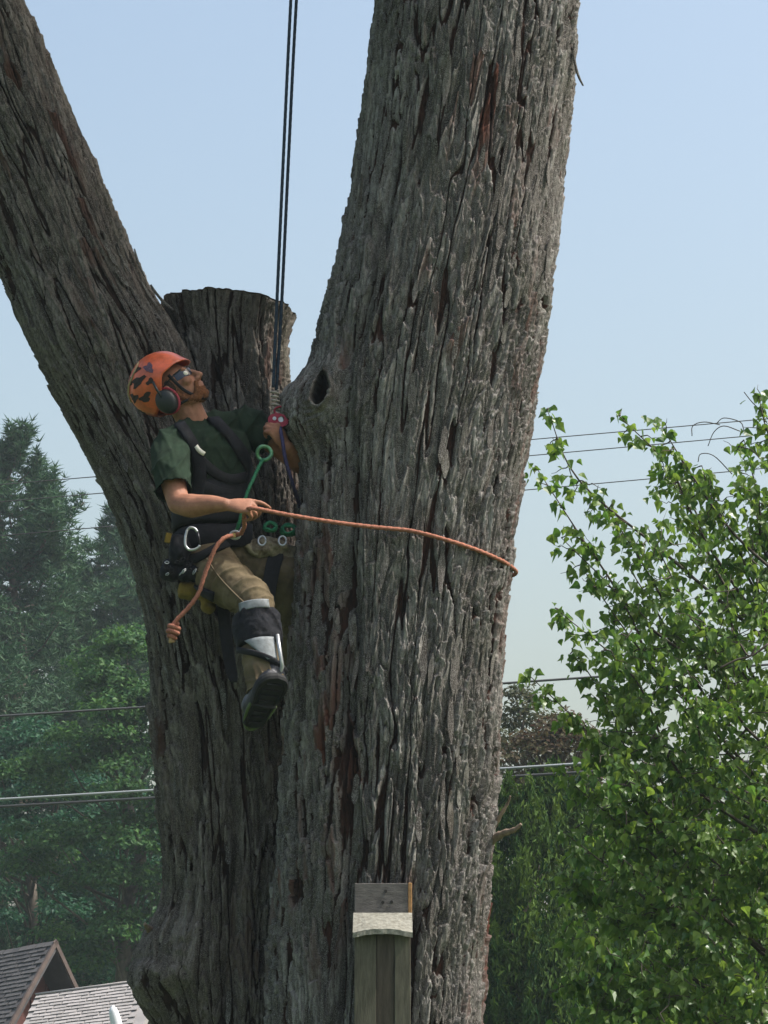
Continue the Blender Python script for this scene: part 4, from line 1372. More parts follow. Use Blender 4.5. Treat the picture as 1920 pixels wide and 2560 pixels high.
# head
for c, r in (((-.012, 0, .028), (.098, .076, .09)), ((.03, 0, -.03), (.066, .062, .082)), ((.066, 0, -.090), (.031, .033, .025)), ((.080, 0, .036), (.018, .050, .014)),
             ((.066, .042, -.018), (.024, .024, .022)), ((.066, -.042, -.018), (.024, .024, .022)), ((.097, 0, -.050), (.012, .024, .0085)), ((.094, 0, -.064), (.012, .022, .009)), ((.082, 0, -.058), (.018, .032, .03))):
    body.append(ell(c, r, HM))
for s_ in (-1, 1):
    body.append(chain([hp(-.005, s_ * .056, -.045), hp(.025, s_ * .046, -.082), hp(.060, s_ * .020, -.095)], [.022, .021, .020]))
    body.append(ell((.104, s_ * .0115, -.029), (.012, .0095, .0085), HM))
    body.append(ell((-.014, s_ * .080, -.008), (.018, .010, .030), HM))
body.append(chain([hp(.088, 0, .026), hp(.106, 0, .0), hp(.119, 0, -.022)], [.0095, .011, .0135]))
# arms
body.append(chain([J['sR'], mid(J['sR'], J['eR'], .5) + Vector((-.012, -.02, .0)), J['eR'], ], [.058, .056, .046]))
body.append(chain([J['eR'], mid(J['eR'], J['wR'], .3) + Vector((0, -.005, -.010)), mid(J['eR'], J['wR'], .7), J['wR']], [.046, .052, .040, .029], flat=.95))
body.append(chain([J['sL'], mid(J['sL'], J['eL'], .5) + Vector((0, 0, .006)), J['eL']], [.056, .054, .044]))
body.append(chain([J['eL'], mid(J['eL'], J['wL'], .4), J['wL']], [.045, .050, .030]))
DR = Vector((1, -.10, -.08)); NR = Vector((0.1, .80, -.52))
body += hand(J['wR'] + DR.normalized() * .012, DR, NR, False, ((12, 22, 12), (48, 58, 30), (58, 62, 34), (60, 62, 34)), (.75, .25, .75, .9, -.1, .45), 1.0)
DL = Vector((-.50, -.42, .72)); NL = Vector((-.62, .75, .05))
body += hand(J['wL'] + DL.normalized() * .010, DL, NL, True, ((62, 70, 40), (60, 75, 40), (60, 75, 40), (58, 70, 40)), (.6, .3, .8, .5, -.3, .7), .95)
# legs
body.append(chain([J['hR'], mid(J['hR'], J['kR'], .5), J['kR'], mid(J['kR'], J['aR'], .4), J['aR']], [.085, .078, .055, .052, .038]))
body.append(chain([J['hL'], mid(J['hL'], J['kL'], .5), J['kL'], mid(J['kL'], J['aL'], .4), J['aL']], [.085, .075, .052, .052, .038]))
# feet
TO = Vector((.40, -.66, .62)).normalized(); SN = Vector((.30, -.62, -.72)); SN = (SN - TO * SN.dot(TO)).normalized(); SX = TO.cross(SN)
heel = PV(640, 1790, 10.53); 
body.append(chain([J['aR'], heel - SN * .055 + TO * .02, heel - SN * .045 + TO * .12, heel - SN * .038 + TO * .15], [.034, .036, .034, .026]))
TOl = Vector((.75, -.3, -.55)).normalized()
body.append(chain([J['aL'], J['aL'] + Vector((.02, 0, -.05)), J['aL'] + TOl * .16 + Vector((0, 0, -.05))], [.04, .042, .028]))
me = fuse(body, .0042, 5)
org = J['hipc'].copy()
me.transform(Matrix.Translation(-org)); me.materials.append(skin_m)
person = bpy.data.objects.new('person', me); COL.objects.link(person); person.location = org
tag(person, 'tree climber in orange helmet, green shirt and khaki trousers, looking up, rope in hand', 'person')
def part(name, me_, m, parent=person): return link(name, me_, m, parent)

# beard, hair
bp_ = [ell((.068, 0, -.094), (.036, .038, .026), HM), ell((.094, 0, -.041), (.013, .030, .006), HM), ell((.083, 0, -.074), (.022, .031, .012), HM)]
for s_ in (-1, 1):
    bp_.append(chain([hp(.004, s_ * .061, -.030), hp(.022, s_ * .053, -.075), hp(.060, s_ * .028, -.096)], [.018, .0195, .021]))
    bp_.append(chain([hp(.092, s_ * .027, -.043), hp(.080, s_ * .036, -.068), hp(.062, s_ * .034, -.09)], [.009, .012, .016]))
bm_e = fuse(bp_, .0035, 3)
c_ = coords(bm_e); n_ = normals(bm_e)
setco(bm_e, c_ + n_ * (.0022 * vnoise(c_[:, 0] / .006 + c_[:, 1] / .007, c_[:, 2] / .008, 3))[:, None])
part('beard', bm_e, beard_m)
hr = fuse([ell((-.055, 0, -.030), (.055, .072, .050), HM), ell((.0, -.072, -.0), (.022, .010, .04), HM)], .005, 2)
part('hair', hr, hair_m)
for s_ in (-1, 1):
    v_, f_ = ell((.079, s_ * .032, .014), (.012, .0125, .0125), HM)
    m_ = bpy.data.meshes.new('eye'); m_.from_pydata(v_, [], f_); part('eye', m_, white_m)

# helmet
def shell_pt(a, e, off=0.0):
    cx, cz = -.034, .060
    rx = .152 + off; ry = .120 + off; rz = .134 + off
    if math.cos(a) > 0: rx -= .012 * math.cos(a)
    return hp(cx + rx * math.cos(e) * math.cos(a), ry * math.cos(e) * math.sin(a), cz + rz * math.sin(e))
def emin(a):
    ca = math.cos(a)
    return math.radians(np.interp(ca, [-1, -.5, .0, .35, .8, 1], [-48, -46, -28, -2, 2, 0]))
vs_, fs_ = [], []
NA, NE = 64, 20
for lay, off in ((0, 0), (1, -.007)):
    for j in range(NE + 1):
        for i in range(NA):
            a = 2 * math.pi * i / NA
            e = math.pi / 2 - (math.pi / 2 - emin(a)) * (j / NE)
            fl = .010 * max(0, math.cos(a)) ** 2 * max(0, j / NE - .82) / .18 + .004 * max(0, (j / NE - .93) / .07)
            rid = .004 * math.exp(-((abs(math.sin(a)) * math.cos(e) - .42) / .07) ** 2) * (1 if math.cos(a) < .6 else .3)
            vs_.append(shell_pt(a, e, off + fl + rid))
n_l = (NE + 1) * NA
for j in range(NE):
    for i in range(NA):
        a, b = j * NA + i, j * NA + (i + 1) % NA
        fs_ += [(a, a + NA, b + NA, b), (n_l + a, n_l + b, n_l + b + NA, n_l + a + NA)]
for i in range(NA):
    a, b = NE * NA + i, NE * NA + (i + 1) % NA
    fs_.append((a, n_l + a, n_l + b, b))
hm_ = bpy.data.meshes.new('helmet'); hm_.from_pydata([tuple(q) for q in vs_], [], fs_)
hm_.polygons.foreach_set('use_smooth', [True] * len(hm_.polygons)); hm_.update()
helmet = part('helmet', hm_, orange_m)
def patch(name, a0, e0, wa, we, m, parent, off=.002, tilt=0, n=8):
    """rounded patch on the shell, a few mm thick"""
    vs, fs = [], []
    for lay in (off, off - .006):
        for k in range(n * 2):
            t = 2 * math.pi * k / (n * 2)
            q_ = 1 + .28 * math.sin(3 * t + a0 * 9) + .16 * math.sin(5 * t + e0 * 20)
            x, y = q_ * math.copysign(abs(math.cos(t)) ** .8, math.cos(t)), q_ * math.copysign(abs(math.sin(t)) ** .8, math.sin(t))
            xx, yy = x * wa * math.cos(tilt) - y * we * math.sin(tilt), x * wa * math.sin(tilt) + y * we * math.cos(tilt)
            vs.append(shell_pt(a0 + xx, e0 + yy, lay))
    vs.append(shell_pt(a0, e0, off))
    c = len(vs) - 1
    fs += [(k, (k + 1) % (n * 2), c) for k in range(n * 2)]
    fs += [(k, n * 2 + k, n * 2 + (k + 1) % (n * 2), (k + 1) % (n * 2)) for k in range(n * 2)]
    q = bpy.data.meshes.new(name); q.from_pydata([tuple(p) for p in vs], [], fs); q.update()
    return link(name, q, m, parent)
D_ = math.radians
for s_ in (-1, 1):
    for a0, e0, wa, we, tl in ((112, 20, 15, 8, .5), (140, 36, 13, 8, .3), (146, 6, 15, 9, .4), (118, -12, 12, 7, .2), (105, 44, 10, 6, .6), (165, -18, 10, 7, .2), (92, 2, 7, 5, .4)):
        patch('vent', s_ * D_(a0), D_(e0), D_(wa), D_(we), vent_dm, helmet, .0025, s_ * D_(30) * tl)
patch('sticker', -D_(80), D_(26), D_(8), D_(10), mat('faded purple sticker', (.10, .055, .085), rough=.5, vary=.5, scale=120), helmet, .003)
# straw coloured strap over the shell
strw = mat('straw strap', (.36, .27, .16), rough=.8, vary=.35, scale=90)
b_ = MB(); b_.tube([shell_pt(-D_(a), D_(e), .004 + .002 * math.sin(a)) for a, e in ((98, 62), (104, 52), (108, 44), (118, 42), (126, 34), (140, 30), (152, 20), (170, 10))], .0045, 6)
b_.build('goggle_strap', strw, helmet, True)
# ear muffs and chin straps
for s_ in (-1, 1):
    em = fuse([ell((-.042, s_ * .106, -.042), (.045, .024, .055), HM), ell((-.042, s_ * .094, -.042), (.047, .014, .057), HM)], .004, 3)
    em_o = link('ear_muff', em, muff_m, helmet)
    b_ = MB()
    pts = [hp(-.040 + .047 * math.cos(t), s_ * .087, -.040 + .057 * math.sin(t)) for t in [2 * math.pi * k / 24 for k in range(25)]]
    b_.tube(pts, .0065, 8)
    link('cushion', b_.mesh('cushion', True), red_m, em_o)
    b_ = MB(); b_.tube([hp(-.042, s_ * .122, -.025), hp(-.036, s_ * .128, .02), hp(-.03, s_ * .122, .055)], .006, 6)
    link('muff_arm', b_.mesh('muff_arm', True), muff_m, em_o)
def ribbon_pts(pts, nrm, w, th):
    """flat band along pts with outward normals"""
    vs, fs = [], []
    m = len(pts)
    for i in range(m):
        d = (pts[min(i + 1, m - 1)] - pts[max(i - 1, 0)]).normalized()
        n = (nrm[i] - d * nrm[i].dot(d)).normalized(); s = d.cross(n)
        ww = w[i] if hasattr(w, '__len__') else w
        for a, b in ((-1, 0), (-.8, 1), (.8, 1), (1, 0)):
            vs.append(pts[i] + s * ww * .5 * a + n * (th * b - .002))
    for i in range(m - 1):
        for k in range(4):
            a, b = i * 4 + k, i * 4 + (k + 1) % 4
            fs.append((a, b, b + 4, a + 4))
    fs += [(3, 2, 1, 0), ((m - 1) * 4, (m - 1) * 4 + 1, (m - 1) * 4 + 2, (m - 1) * 4 + 3)]
    q = bpy.data.meshes.new('band'); q.from_pydata([tuple(p) for p in vs], [], fs); q.update()
    bm = bmesh.new(); bm.from_mesh(q); bmesh.ops.recalc_face_normals(bm, faces=bm.faces[:]); bm.to_mesh(q); bm.free()
    q.polygons.foreach_set('use_smooth', [True] * len(q.polygons))
    return q
loc = [(.030, .080, .045), (.034, .078, .0), (.040, .068, -.045), (.056, .050, -.088), (.070, .026, -.112), (.076, 0, -.118)]
loc = [(x, -y, z) for x, y, z in loc] + [q for q in reversed(loc[:-1])]
pts = catmull([hp(*q) for q in loc], 4); ctr = hp(.02, 0, -.02)
link('chin_strap', ribbon_pts(pts, [(p - ctr) for p in pts], .014, .004), strap_m, helmet)
loc = [(-.045, -.085, -.075), (.0, -.078, -.085), (.056, -.050, -.092)]
pts = catmull([hp(*q) for q in loc], 5)
link('chin_strap', ribbon_pts(pts, [(p - ctr) for p in pts], .012, .004), strap_m, helmet)

# sunglasses: wrapped lens with frame and temple arms
vs_, fs_ = [], []
nl = 26
for lay in (0, -.003):
    for j in range(5):
        for i in range(nl + 1):
            y = -.064 + .128 * i / nl
            x = .101 - 11.5 * y * y - .6e3 * y ** 4 + lay
            hh = .019 * (1 - .25 * (abs(y) / .064) ** 2) * (1 - .5 * math.exp(-(y / .009) ** 2) * (j < 2))
            z = .018 + hh * (j / 2 - 1)
            vs_.append(hp(x - .10 * (z - .018) ** 2 * 40, y, z))
k_ = 5 * (nl + 1)
for j in range(4):
    for i in range(nl):
        a = j * (nl + 1) + i
        fs_ += [(a, a + 1, a + nl + 2, a + nl + 1), (k_ + a, k_ + a + nl + 1, k_ + a + nl + 2, k_ + a + 1)]
q = bpy.data.meshes.new('lens'); q.from_pydata([tuple(p) for p in vs_], [], fs_); q.polygons.foreach_set('use_smooth', [True] * len(q.polygons)); q.update()
sg_f = MB()
sg_f.tube([hp(.103 - 11.5 * y * y - .6e3 * y ** 4, y, .039 - .9 * y * y) for y in np.linspace(-.066, .066, 22)], .0028, 6)
for s_ in (-1, 1):
    sg_f.tube([hp(.044, s_ * .066, .032), hp(.02, s_ * .077, .028), (hp(-.02, s_ * .083, .018))], .003, 6)
gl = part('sunglasses', sg_f.mesh('sunglasses', True), muff_m)
link('lens', q, lens_m, gl)

# shirt
wv = Vector((0, 0, 1))
shp = [loft([(J['waist'] - Vector((0, 0, .045)), WX * .158, FR * .112), (J['waist'], WX * .156, FR * .112), (J['rib'], WX * .170, FR * .122), (J['chest'], WX * .186, FR * .124), (J['shl'], WX * .175, FR * .098), (J['neckb'] + Vector((.0, 0, -.012)), WX * .098, FR * .082), (J['neckb'] + Vector((-.006, 0, .012)), WX * .072, FR * .070)], 24)]
slR = mid(J['sR'], J['eR'], .72)
mR = mid(J['sR'], J['eR'], .5) + Vector((-.012, -.02, 0)); slR = mid(J['sR'], J['eR'], .80) + Vector((-.010, -.014, 0))
shp.append(chain([J['sR'] + WX * .03, J['sR'] + Vector((-.004, -.004, -.03)), mR, slR, slR + (slR - mR) * .4], [.072, .082, .082, .079, .076]))
slL = mid(J['sL'], J['eL'], .42)
shp.append(chain([J['sL'] - WX * .04, J['sL'], slL, slL + (slL - J['sL']) * .4], [.072, .078, .074, .07]))
shp.append(chain([J['sR'] + Vector((0, 0, .015)), J['neckb'] + Vector((0, 0, -.02)), J['sL'] + Vector((0, 0, .01))], [.060, .070, .060]))
sm_ = fuse(shp, .006, 8)
c_ = coords(sm_); n_ = normals(sm_)
# folds: sag and pull lines
uu, vv2 = uv_of(c_)
rdg = lambda n: (1 - np.abs(n)) ** 3
fold = .012 * rdg(vnoise((uu + .9 * vv2) / 42., (uu - .6 * vv2) / 150., 4)) + .007 * rdg(vnoise((uu - .5 * vv2) / 30., (uu + vv2) / 90., 6)) + .002 * vnoise(uu / 9., vv2 / 20., 7) - .006
c_ = c_ + n_ * fold[:, None]
setco(sm_, c_)
# open the sleeves and the hem so that the cloth ends in an edge
c_ = coords(sm_)
aR = (J['eR'] - J['sR']).normalized(); aL = (J['eL'] - J['sL']).normalized()
kR_ = ((c_ - np.array(slR)) @ np.array(aR)) > .006
nearR = np.linalg.norm(c_ - np.array(slR), axis=1) < .11
kL_ = ((c_ - np.array(slL)) @ np.array(aL)) > .004
nearL = np.linalg.norm(c_ - np.array(slL), axis=1) < .11
cut_mesh(sm_, ~((kR_ & nearR) | (kL_ & nearL)))
shirt = part('shirt', sm_, shirt_m)
so = shirt.modifiers.new('cloth', 'SOLIDIFY'); so.thickness = .004; so.offset = -1

# trousers
thighR = [J['hR'] + Vector((.01, .02, .02)), mid(J['hR'], J['kR'], .35) + Vector((-.012, -.03, -.01)), mid(J['hR'], J['kR'], .75) + Vector((-.004, -.012, 0)), J['kR'] + Vector((-.006, -.004, 0)), mid(J['kR'], J['aR'], .35) + Vector((-.010, 0, 0)), mid(J['kR'], J['aR'], .75) + Vector((-.012, 0, 0)), J['aR'] + Vector((-.006, 0, .0)), J['aR'] + (J['aR'] - J['kR']).normalized() * .05 + Vector((-.006, .01, 0))]
tp_ = [loft([(J['hipc'] - Vector((0, 0, .09)), WX * .13, FR * .10), (J['hipc'] - Vector((0, 0, .03)), WX * .178, FR * .135), (J['hipc'] + Vector((0, 0, .04)), WX * .170, FR * .125), (J['waist'] - Vector((0, 0, .02)), WX * .155, FR * .110)], 24),
       chain(thighR, [.100, .106, .092, .080, .074, .078, .084, .088]),
       chain([J['hL'], mid(J['hL'], J['kL'], .5), J['kL'], mid(J['kL'], J['aL'], .4), J['aL']], [.105, .098, .080, .074, .072])]
tm_ = fuse(tp_, .006, 6)
c_ = coords(tm_); n_ = normals(tm_)
ax_ = np.array((J['kR'] - J['hR']).normalized()); 
tl = (c_ - np.array(J['hR'])) @ ax_
cr = (c_ - np.array(J['hR'])) @ np.cross(ax_, np.array(FR))
rdg = lambda n: (1 - np.abs(n)) ** 3
fold = .013 * rdg(vnoise(tl / .045 + cr / .13, cr / .30 + tl / .5, 14)) + .007 * rdg(vnoise(tl / .030 - cr / .10, cr / .2, 15)) - .008 + .0012 * vnoise(c_[:, 0] / .012, c_[:, 2] / .012, 16)
sh_ = (c_[:, 2] < J['kR'].z - .02)
fold = np.where(sh_, .010 * rdg(vnoise(c_[:, 0] / .035 + 4 + c_[:, 2] / .12, c_[:, 2] / .12, 17)) + .007 * rdg(vnoise(c_[:, 0] / .06, c_[:, 2] / .035, 18)) - .006, fold)
setco(tm_, c_ + n_ * fold[:, None])
c_ = coords(tm_)
dA = (J['aR'] - J['kR']).normalized()
kk = ((c_ - np.array(J['aR'])) @ np.array(dA)) > .028
cut_mesh(tm_, ~(kk & (np.linalg.norm(c_ - np.array(J['aR']), axis=1) < .14)))
trousers = part('trousers', tm_, trous_m)
so = trousers.modifiers.new('cloth', 'SOLIDIFY'); so.thickness = .005; so.offset = -1
seam_m = mat('trouser seam', (.085, .065, .038), rough=.95)
camo = mat('camouflage cloth', (.10, .075, .045), rough=.95, col2=(.42, .36, .26), scale=26, bump=.4, bscale=300)

# boots
def boot(ank, hl, T, N, parent):
    X = T.cross(N)
    up = fuse([chain([ank + (ank - hl).normalized() * .05, ank, hl - N * .055 + T * .005], [.062, .058, .050]), chain([hl - N * .05 + T * .0, hl - N * .045 + T * .09, hl - N * .038 + T * .165], [.046, .050, .042]), ell((0, 0, 0), (.046, .046, .036), Matrix.Translation(hl - N * .032 + T * .165))], .005, 5)
    bo = link('boot', up, boot_m, parent)
    out = [(-.050, 0), (-.044, .028), (-.02, .041), (.03, .042), (.08, .048), (.13, .058), (.17, .056), (.200, .036), (.211, 0)]
    ol = catmull([Vector((a, b, 0)) for a, b in out] , 4)
    ol = ol + [Vector((q.x, -q.y, 0)) for q in reversed(ol[1:-1])]
    n = len(ol)
    vs, fs = [], []
    lev = [(-.012, .97), (.0, 1.04), (.016, 1.05), (.026, 1.0), (.026, .86), (.021, .80)]
    cx = Vector((.08, 0, 0))
    for h, sc in lev:
        for q in ol:
            p = cx + (q - cx) * sc; p.y *= 1.12; p.x *= 1.06
            vs.append(hl + T * p.x + X * p.y + N * (h - .012))
    for i in range(len(lev) - 1):
        for k in range(n):
            a, b = i * n + k, i * n + (k + 1) % n
            fs.append((a, b, b + n, a + n))
    fs.append(tuple(range(n))[::-1]); fs.append(tuple((len(lev) - 1) * n + k for k in range(n)))
    q = bpy.data.meshes.new('sole'); q.from_pydata([tuple(p) for p in vs], [], fs); q.update()
    bm = bmesh.new(); bm.from_mesh(q); bmesh.ops.recalc_face_normals(bm, faces=bm.faces[:]); bm.to_mesh(q); bm.free()
    link('sole', q, sole_m, bo)
    # tread bars
    tb = MB()
    for k, (x, wd) in enumerate(((-.03, .025), (.0, .030), (.03, .03), (.09, .034), (.12, .042), (.15, .044), (.18, .036))):
        M = Matrix((T, X, N)).transposed().to_4x4(); 
        tb.box(hl + T * x + N * .012, (.016, wd * 1.9, .010), M.to_3x3())
    o = link('tread', tb.mesh('tread'), sole_m, bo); tag(o, kind='stuff')
    b2 = MB()
    rim = [hl + T * (q.x * 1.05) + X * q.y * 1.06 - N * .002 for q in ol if q.x < .06]
    b2.tube([hl + T * (.07 - .140 * math.sin(t)) + X * (.056 * math.cos(t)) + N * .006 for t in np.linspace(.0, math.pi, 18)], .0075, 6)
    link('heel_rand', b2.mesh('heel_rand', True), lime_m, bo)
    b3 = MB()
    b3.tube([hl + T * q.x * 1.02 + X * q.y * 1.05 - N * .016 for q in ol] + [hl + T * ol[0].x * 1.02 + X * ol[0].y * 1.05 - N * .016], .0035, 5)
    link('welt', b3.mesh('welt', True), plate_m, bo)
    return bo
boot(J['aR'], heel, TO, SN, person)
SNl = Vector((-.5, .1, -.85)); SNl = (SNl - TOl * SNl.dot(TOl)).normalized()
boot(J['aL'], J['aL'] + Vector((.01, 0, -.085)), TOl, SNl, person)

# climbing spur on the shin: padded cuff, plates, shank, stirrup
shd = (J['aR'] - J['kR']).normalized()
sx_ = Vector((.93, -.30, 0)); sx_ = (sx_ - shd * sx_.dot(shd)).normalized(); sy_ = shd.cross(sx_)
if sy_.y > 0: sy_ = -sy_
def shin(t): return mid(J['kR'], J['aR'], t) + Vector((-.008, 0, 0))
cf = loft([(shin(.12), sx_ * .092, sy_ * .094), (shin(.14), sx_ * .099, sy_ * .101), (shin(.30), sx_ * .102, sy_ * .104), (shin(.50), sx_ * .096, sy_ * .098), (shin(.53), sx_ * .090, sy_ * .092)], 28)
q = fuse([cf], .006, 4); c_ = coords(q); n_ = normals(q)
setco(q, c_ + n_ * (.004 * vnoise(c_[:, 0] / .03, c_[:, 2] / .035, 8) + .002 * vnoise(c_[:, 0] / .01, c_[:, 2] / .012, 9))[:, None])
spur = part('climbing_spur', q, pad_m)
def shin_patch(name, t0, t1, a0, a1, r, m, taper=1.0, th=.005, skew=0):
    vs, fs = [], []
    n1, n2 = 8, 10
    for lay in (0, -th):
        for j in range(n1 + 1):
            for i in range(n2 + 1):
                f = j / n1; am = (a0 + a1) / 2; aw = (a1 - a0) / 2 * (1 + (taper - 1) * f)
                a = am + skew * f + aw * (2 * i / n2 - 1)
                rr = r + lay
                vs.append(shin(t0 + (t1 - t0) * f) + sx_ * rr * math.sin(a) + sy_ * rr * math.cos(a))
    k = (n1 + 1) * (n2 + 1)
    for j in range(n1):
        for i in range(n2):
            a = j * (n2 + 1) + i
            fs += [(a, a + n2 + 1, a + n2 + 2, a + 1), (k + a, k + a + 1, k + a + n2 + 2, k + a + n2 + 1)]
    edge = [i for i in range(n2 + 1)] + [(j + 1) * (n2 + 1) + n2 for j in range(n1)] + [n1 * (n2 + 1) + i for i in range(n2 - 1, -1, -1)] + [j * (n2 + 1) for j in range(n1 - 1, 0, -1)]
    for i in range(len(edge)):
        a, b = edge[i], edge[(i + 1) % len(edge)]
        fs.append((a, b, k + b, k + a))
    q = bpy.data.meshes.new(name); q.from_pydata([tuple(p) for p in vs], [], fs); q.update()
    bm = bmesh.new(); bm.from_mesh(q); bmesh.ops.recalc_face_normals(bm, faces=bm.faces[:]); bm.to_mesh(q); bm.free()
    q.polygons.foreach_set('use_smooth', [True] * len(q.polygons))
    return link(name, q, m, spur)
shin_patch('upper_plate', .055, .16, -.35, .95, .102, plate_m)
shin_patch('lower_plate', .52, .80, -.35, 1.0, .098, plate_m, .35, skew=.45)
b_ = MB(); M = Matrix((sx_, sy_, -shd)).transposed().to_3x3()
b_.tube([shin(.5) + sx_ * .095 + sy_ * .05, shin(.7) + sx_ * .096 + sy_ * .052, shin(.88) + sx_ * .094 + sy_ * .04, heel - SN * .05 + TO * .06 + SX * .05], .0085, 8)
link('shank', b_.mesh('shank', True), steel_m, spur)
pts = [shin(.56) + sx_ * .094 * math.sin(a) + sy_ * .096 * math.cos(a) + shd * .05 * (a + 1) for a in np.linspace(-1.6, 1.6, 14)]
link('strap', ribbon_pts(pts, [p - shin(.56) for p in pts], .026, .005), strap_m, spur)
b_ = MB(); b_.tube([heel - SN * .03 + TO * .07 + SX * .062, heel + SN * .012 + TO * .07 + SX * .05, heel + SN * .018 + TO * .07, heel + SN * .012 + TO * .07 - SX * .05], .008, 8)
link('stirrup', b_.mesh('stirrup', True), sole_m, spur)

# harness: found on the cloth by looking along the sight line
def bvh_of(*objs):
    vs, fs = [], []
    dg = bpy.context.evaluated_depsgraph_get()
    for o in objs:
        m_ = world_of(o); n0 = len(vs)
        vs += [m_ @ v.co for v in o.data.vertices]
        fs += [[i + n0 for i in p.vertices] for p in o.data.polygons]
    return BVHTree.FromPolygons(vs, fs)
tree_s = bvh_of(shirt, trousers)
cam_o = Vector((0, 0, CAM_Z))
def onto(u, v, Yg=10.9):
    d = (PV(u, v, Yg) - cam_o).normalized()
    h = tree_s.ray_cast(cam_o, d)
    if h[0] is None or h[3] > 12.0:
        h2 = tree_s.find_nearest(PV(u, v, Yg)); return h2[0], h2[1]
    return h[0], h[1]
def strap(name, path, w, th, m, parent, sub=5, extra=None):
    raw = catmull([Vector((u, v, 0)) for u, v in path], sub)
    pn = [onto(q.x, q.y) for q in raw]
    pts = [p for p, _ in pn]; nn = [n for _, n in pn]
    for _ in range(3):
        nn = [(nn[max(i - 1, 0)] + nn[i] + nn[min(i + 1, len(nn) - 1)]).normalized() for i in range(len(nn))]
        pts = [pts[0]] + [(pts[i - 1] + pts[i] * 2 + pts[i + 1]) / 4 for i in range(1, len(pts) - 1)] + [pts[-1]]
    pts = [p + n * .007 for p, n in zip(pts, nn)]
    if extra:
        e = [Vector(q) for q in extra]; pts = e + pts; nn = [Vector((0, .3, 1))] * len(e) + nn
    return link(name, ribbon_pts(pts, nn, w, th), m, parent)
belt_secs = []
def band(name, c, hw, hd, hgt, th, m, parent, wob=.0):
    """closed padded belt round the body"""
    n = 48; vs, fs = [], []
    for k in range(n):
        a = 2 * math.pi * k / n
        r = WX * hw * math.cos(a) + FR * hd * math.sin(a); rn = r.normalized()
        w_ = wob * math.sin(3 * a)
        for dr, dz in ((0, -.5), (th, -.40), (th * 1.1, 0), (th, .40), (0, .5)):
            vs.append(c + r + rn * dr + Vector((0, 0, dz * hgt + w_)))
    for k in range(n):
        for i in range(5):
            a, b = k * 5 + i, k * 5 + (i + 1) % 5
            a2, b2 = ((k + 1) % n) * 5 + i, ((k + 1) % n) * 5 + (i + 1) % 5
            fs.append((a, a2, b2, b))
    q = bpy.data.meshes.new(name); q.from_pydata([tuple(p) for p in vs], [], fs); q.update()
    bm = bmesh.new(); bm.from_mesh(q); bmesh.ops.recalc_face_normals(bm, faces=bm.faces[:]); bm.to_mesh(q); bm.free()
    q.polygons.foreach_set('use_smooth', [True] * len(q.polygons))
    return link(name, q, m, parent)
harness = band('harness', J['waist'] - Vector((0, 0, .085)), .170, .128, .105, .016, pad_m, person, .008)
band('chest_band', mid(J['waist'], J['rib'], .46), .168, .124, .20, .010, strap_m, harness, .006)
strap('shoulder_strap', [(448, 1062), (470, 1095), (494, 1140), (500, 1180), (496, 1230), (492, 1290), (486, 1350)], .058, .012, pad_m, harness)
strap('shoulder_strap', [(532, 1050), (566, 1085), (598, 1125), (620, 1170), (630, 1220), (626, 1290)], .066, .012, pad_m, harness)
strap('cross_strap', [(500, 1150), (540, 1185), (580, 1200), (618, 1190)], .045, .010, strap_m, harness)
strap('cross_strap', [(500, 1215), (550, 1235), (600, 1240), (626, 1230)], .06, .010, strap_m, harness)
strap('label_patch', [(489, 1119), (498, 1127), (507, 1134)], .022, .017, white_m, harness)
strap('side_seam', [(520, 1400), (545, 1440), (585, 1480), (615, 1510)], .007, .009, seam_m, trousers)
strap('leg_loop', [(430, 1430), (470, 1460), (505, 1475), (535, 1490)], .05, .012, strap_m, harness)
strap('leg_loop', [(455, 1400), (490, 1398), (520, 1385), (556, 1365), (580, 1350)], .045, .012, strap_m, harness)
strap('camouflage_pouch', [(596, 1335), (620, 1368), (650, 1385), (690, 1375)], .055, .016, camo, harness)
q = fuse([ell((0, 0, 0), (.090, .060, .050), Matrix.Translation(PV(668, 1372, 10.95))), ell((0, 0, 0), (.06, .05, .05), Matrix.Translation(PV(712, 1392, 10.99)))], .006, 4)
c_ = coords(q); n_ = normals(q); setco(q, c_ + n_ * (.009 * vnoise(c_[:, 0] / .03 + c_[:, 2] / .05, c_[:, 2] / .025, 58))[:, None])
link('camouflage_pouch', q, camo, harness)
# gear hanging at the near hip
q = fuse([ell((0, 0, 0), (.050, .045, .065), Matrix.Translation(PV(450, 1375, 10.72))), ell((0, 0, 0), (.045, .045, .05), Matrix.Translation(PV(425, 1425, 10.76))), ell((0, 0, 0), (.06, .05, .04), Matrix.Translation(PV(480, 1432, 10.74)))], .007, 4)
c_ = coords(q); n_ = normals(q); setco(q, c_ + n_ * (.008 * vnoise(c_[:, 0] / .03, c_[:, 2] / .03, 28))[:, None])
link('hip_bag', q, pad_m, harness)
q = fuse([ell((0, 0, 0), (.060, .06, .042), Matrix.Translation(PV(475, 1478, 10.80))), ell((0, 0, 0), (.035, .05, .05), Matrix.Translation(PV(520, 1505, 10.78)))], .007, 4)
c_ = coords(q); n_ = normals(q); setco(q, c_ + n_ * (.008 * vnoise(c_[:, 0] / .03, c_[:, 2] / .02, 38))[:, None])
link('seat_cloth', q, yellow_m, harness)
b_ = MB(); M = Matrix.Rotation(.2, 3, 'Y'); b_.box(PV(420, 1345, 10.70), (.024, .012, .042), M); b_.build('tag', yellow_m, harness, bevel=.003)
rsg = np.random.RandomState(3)
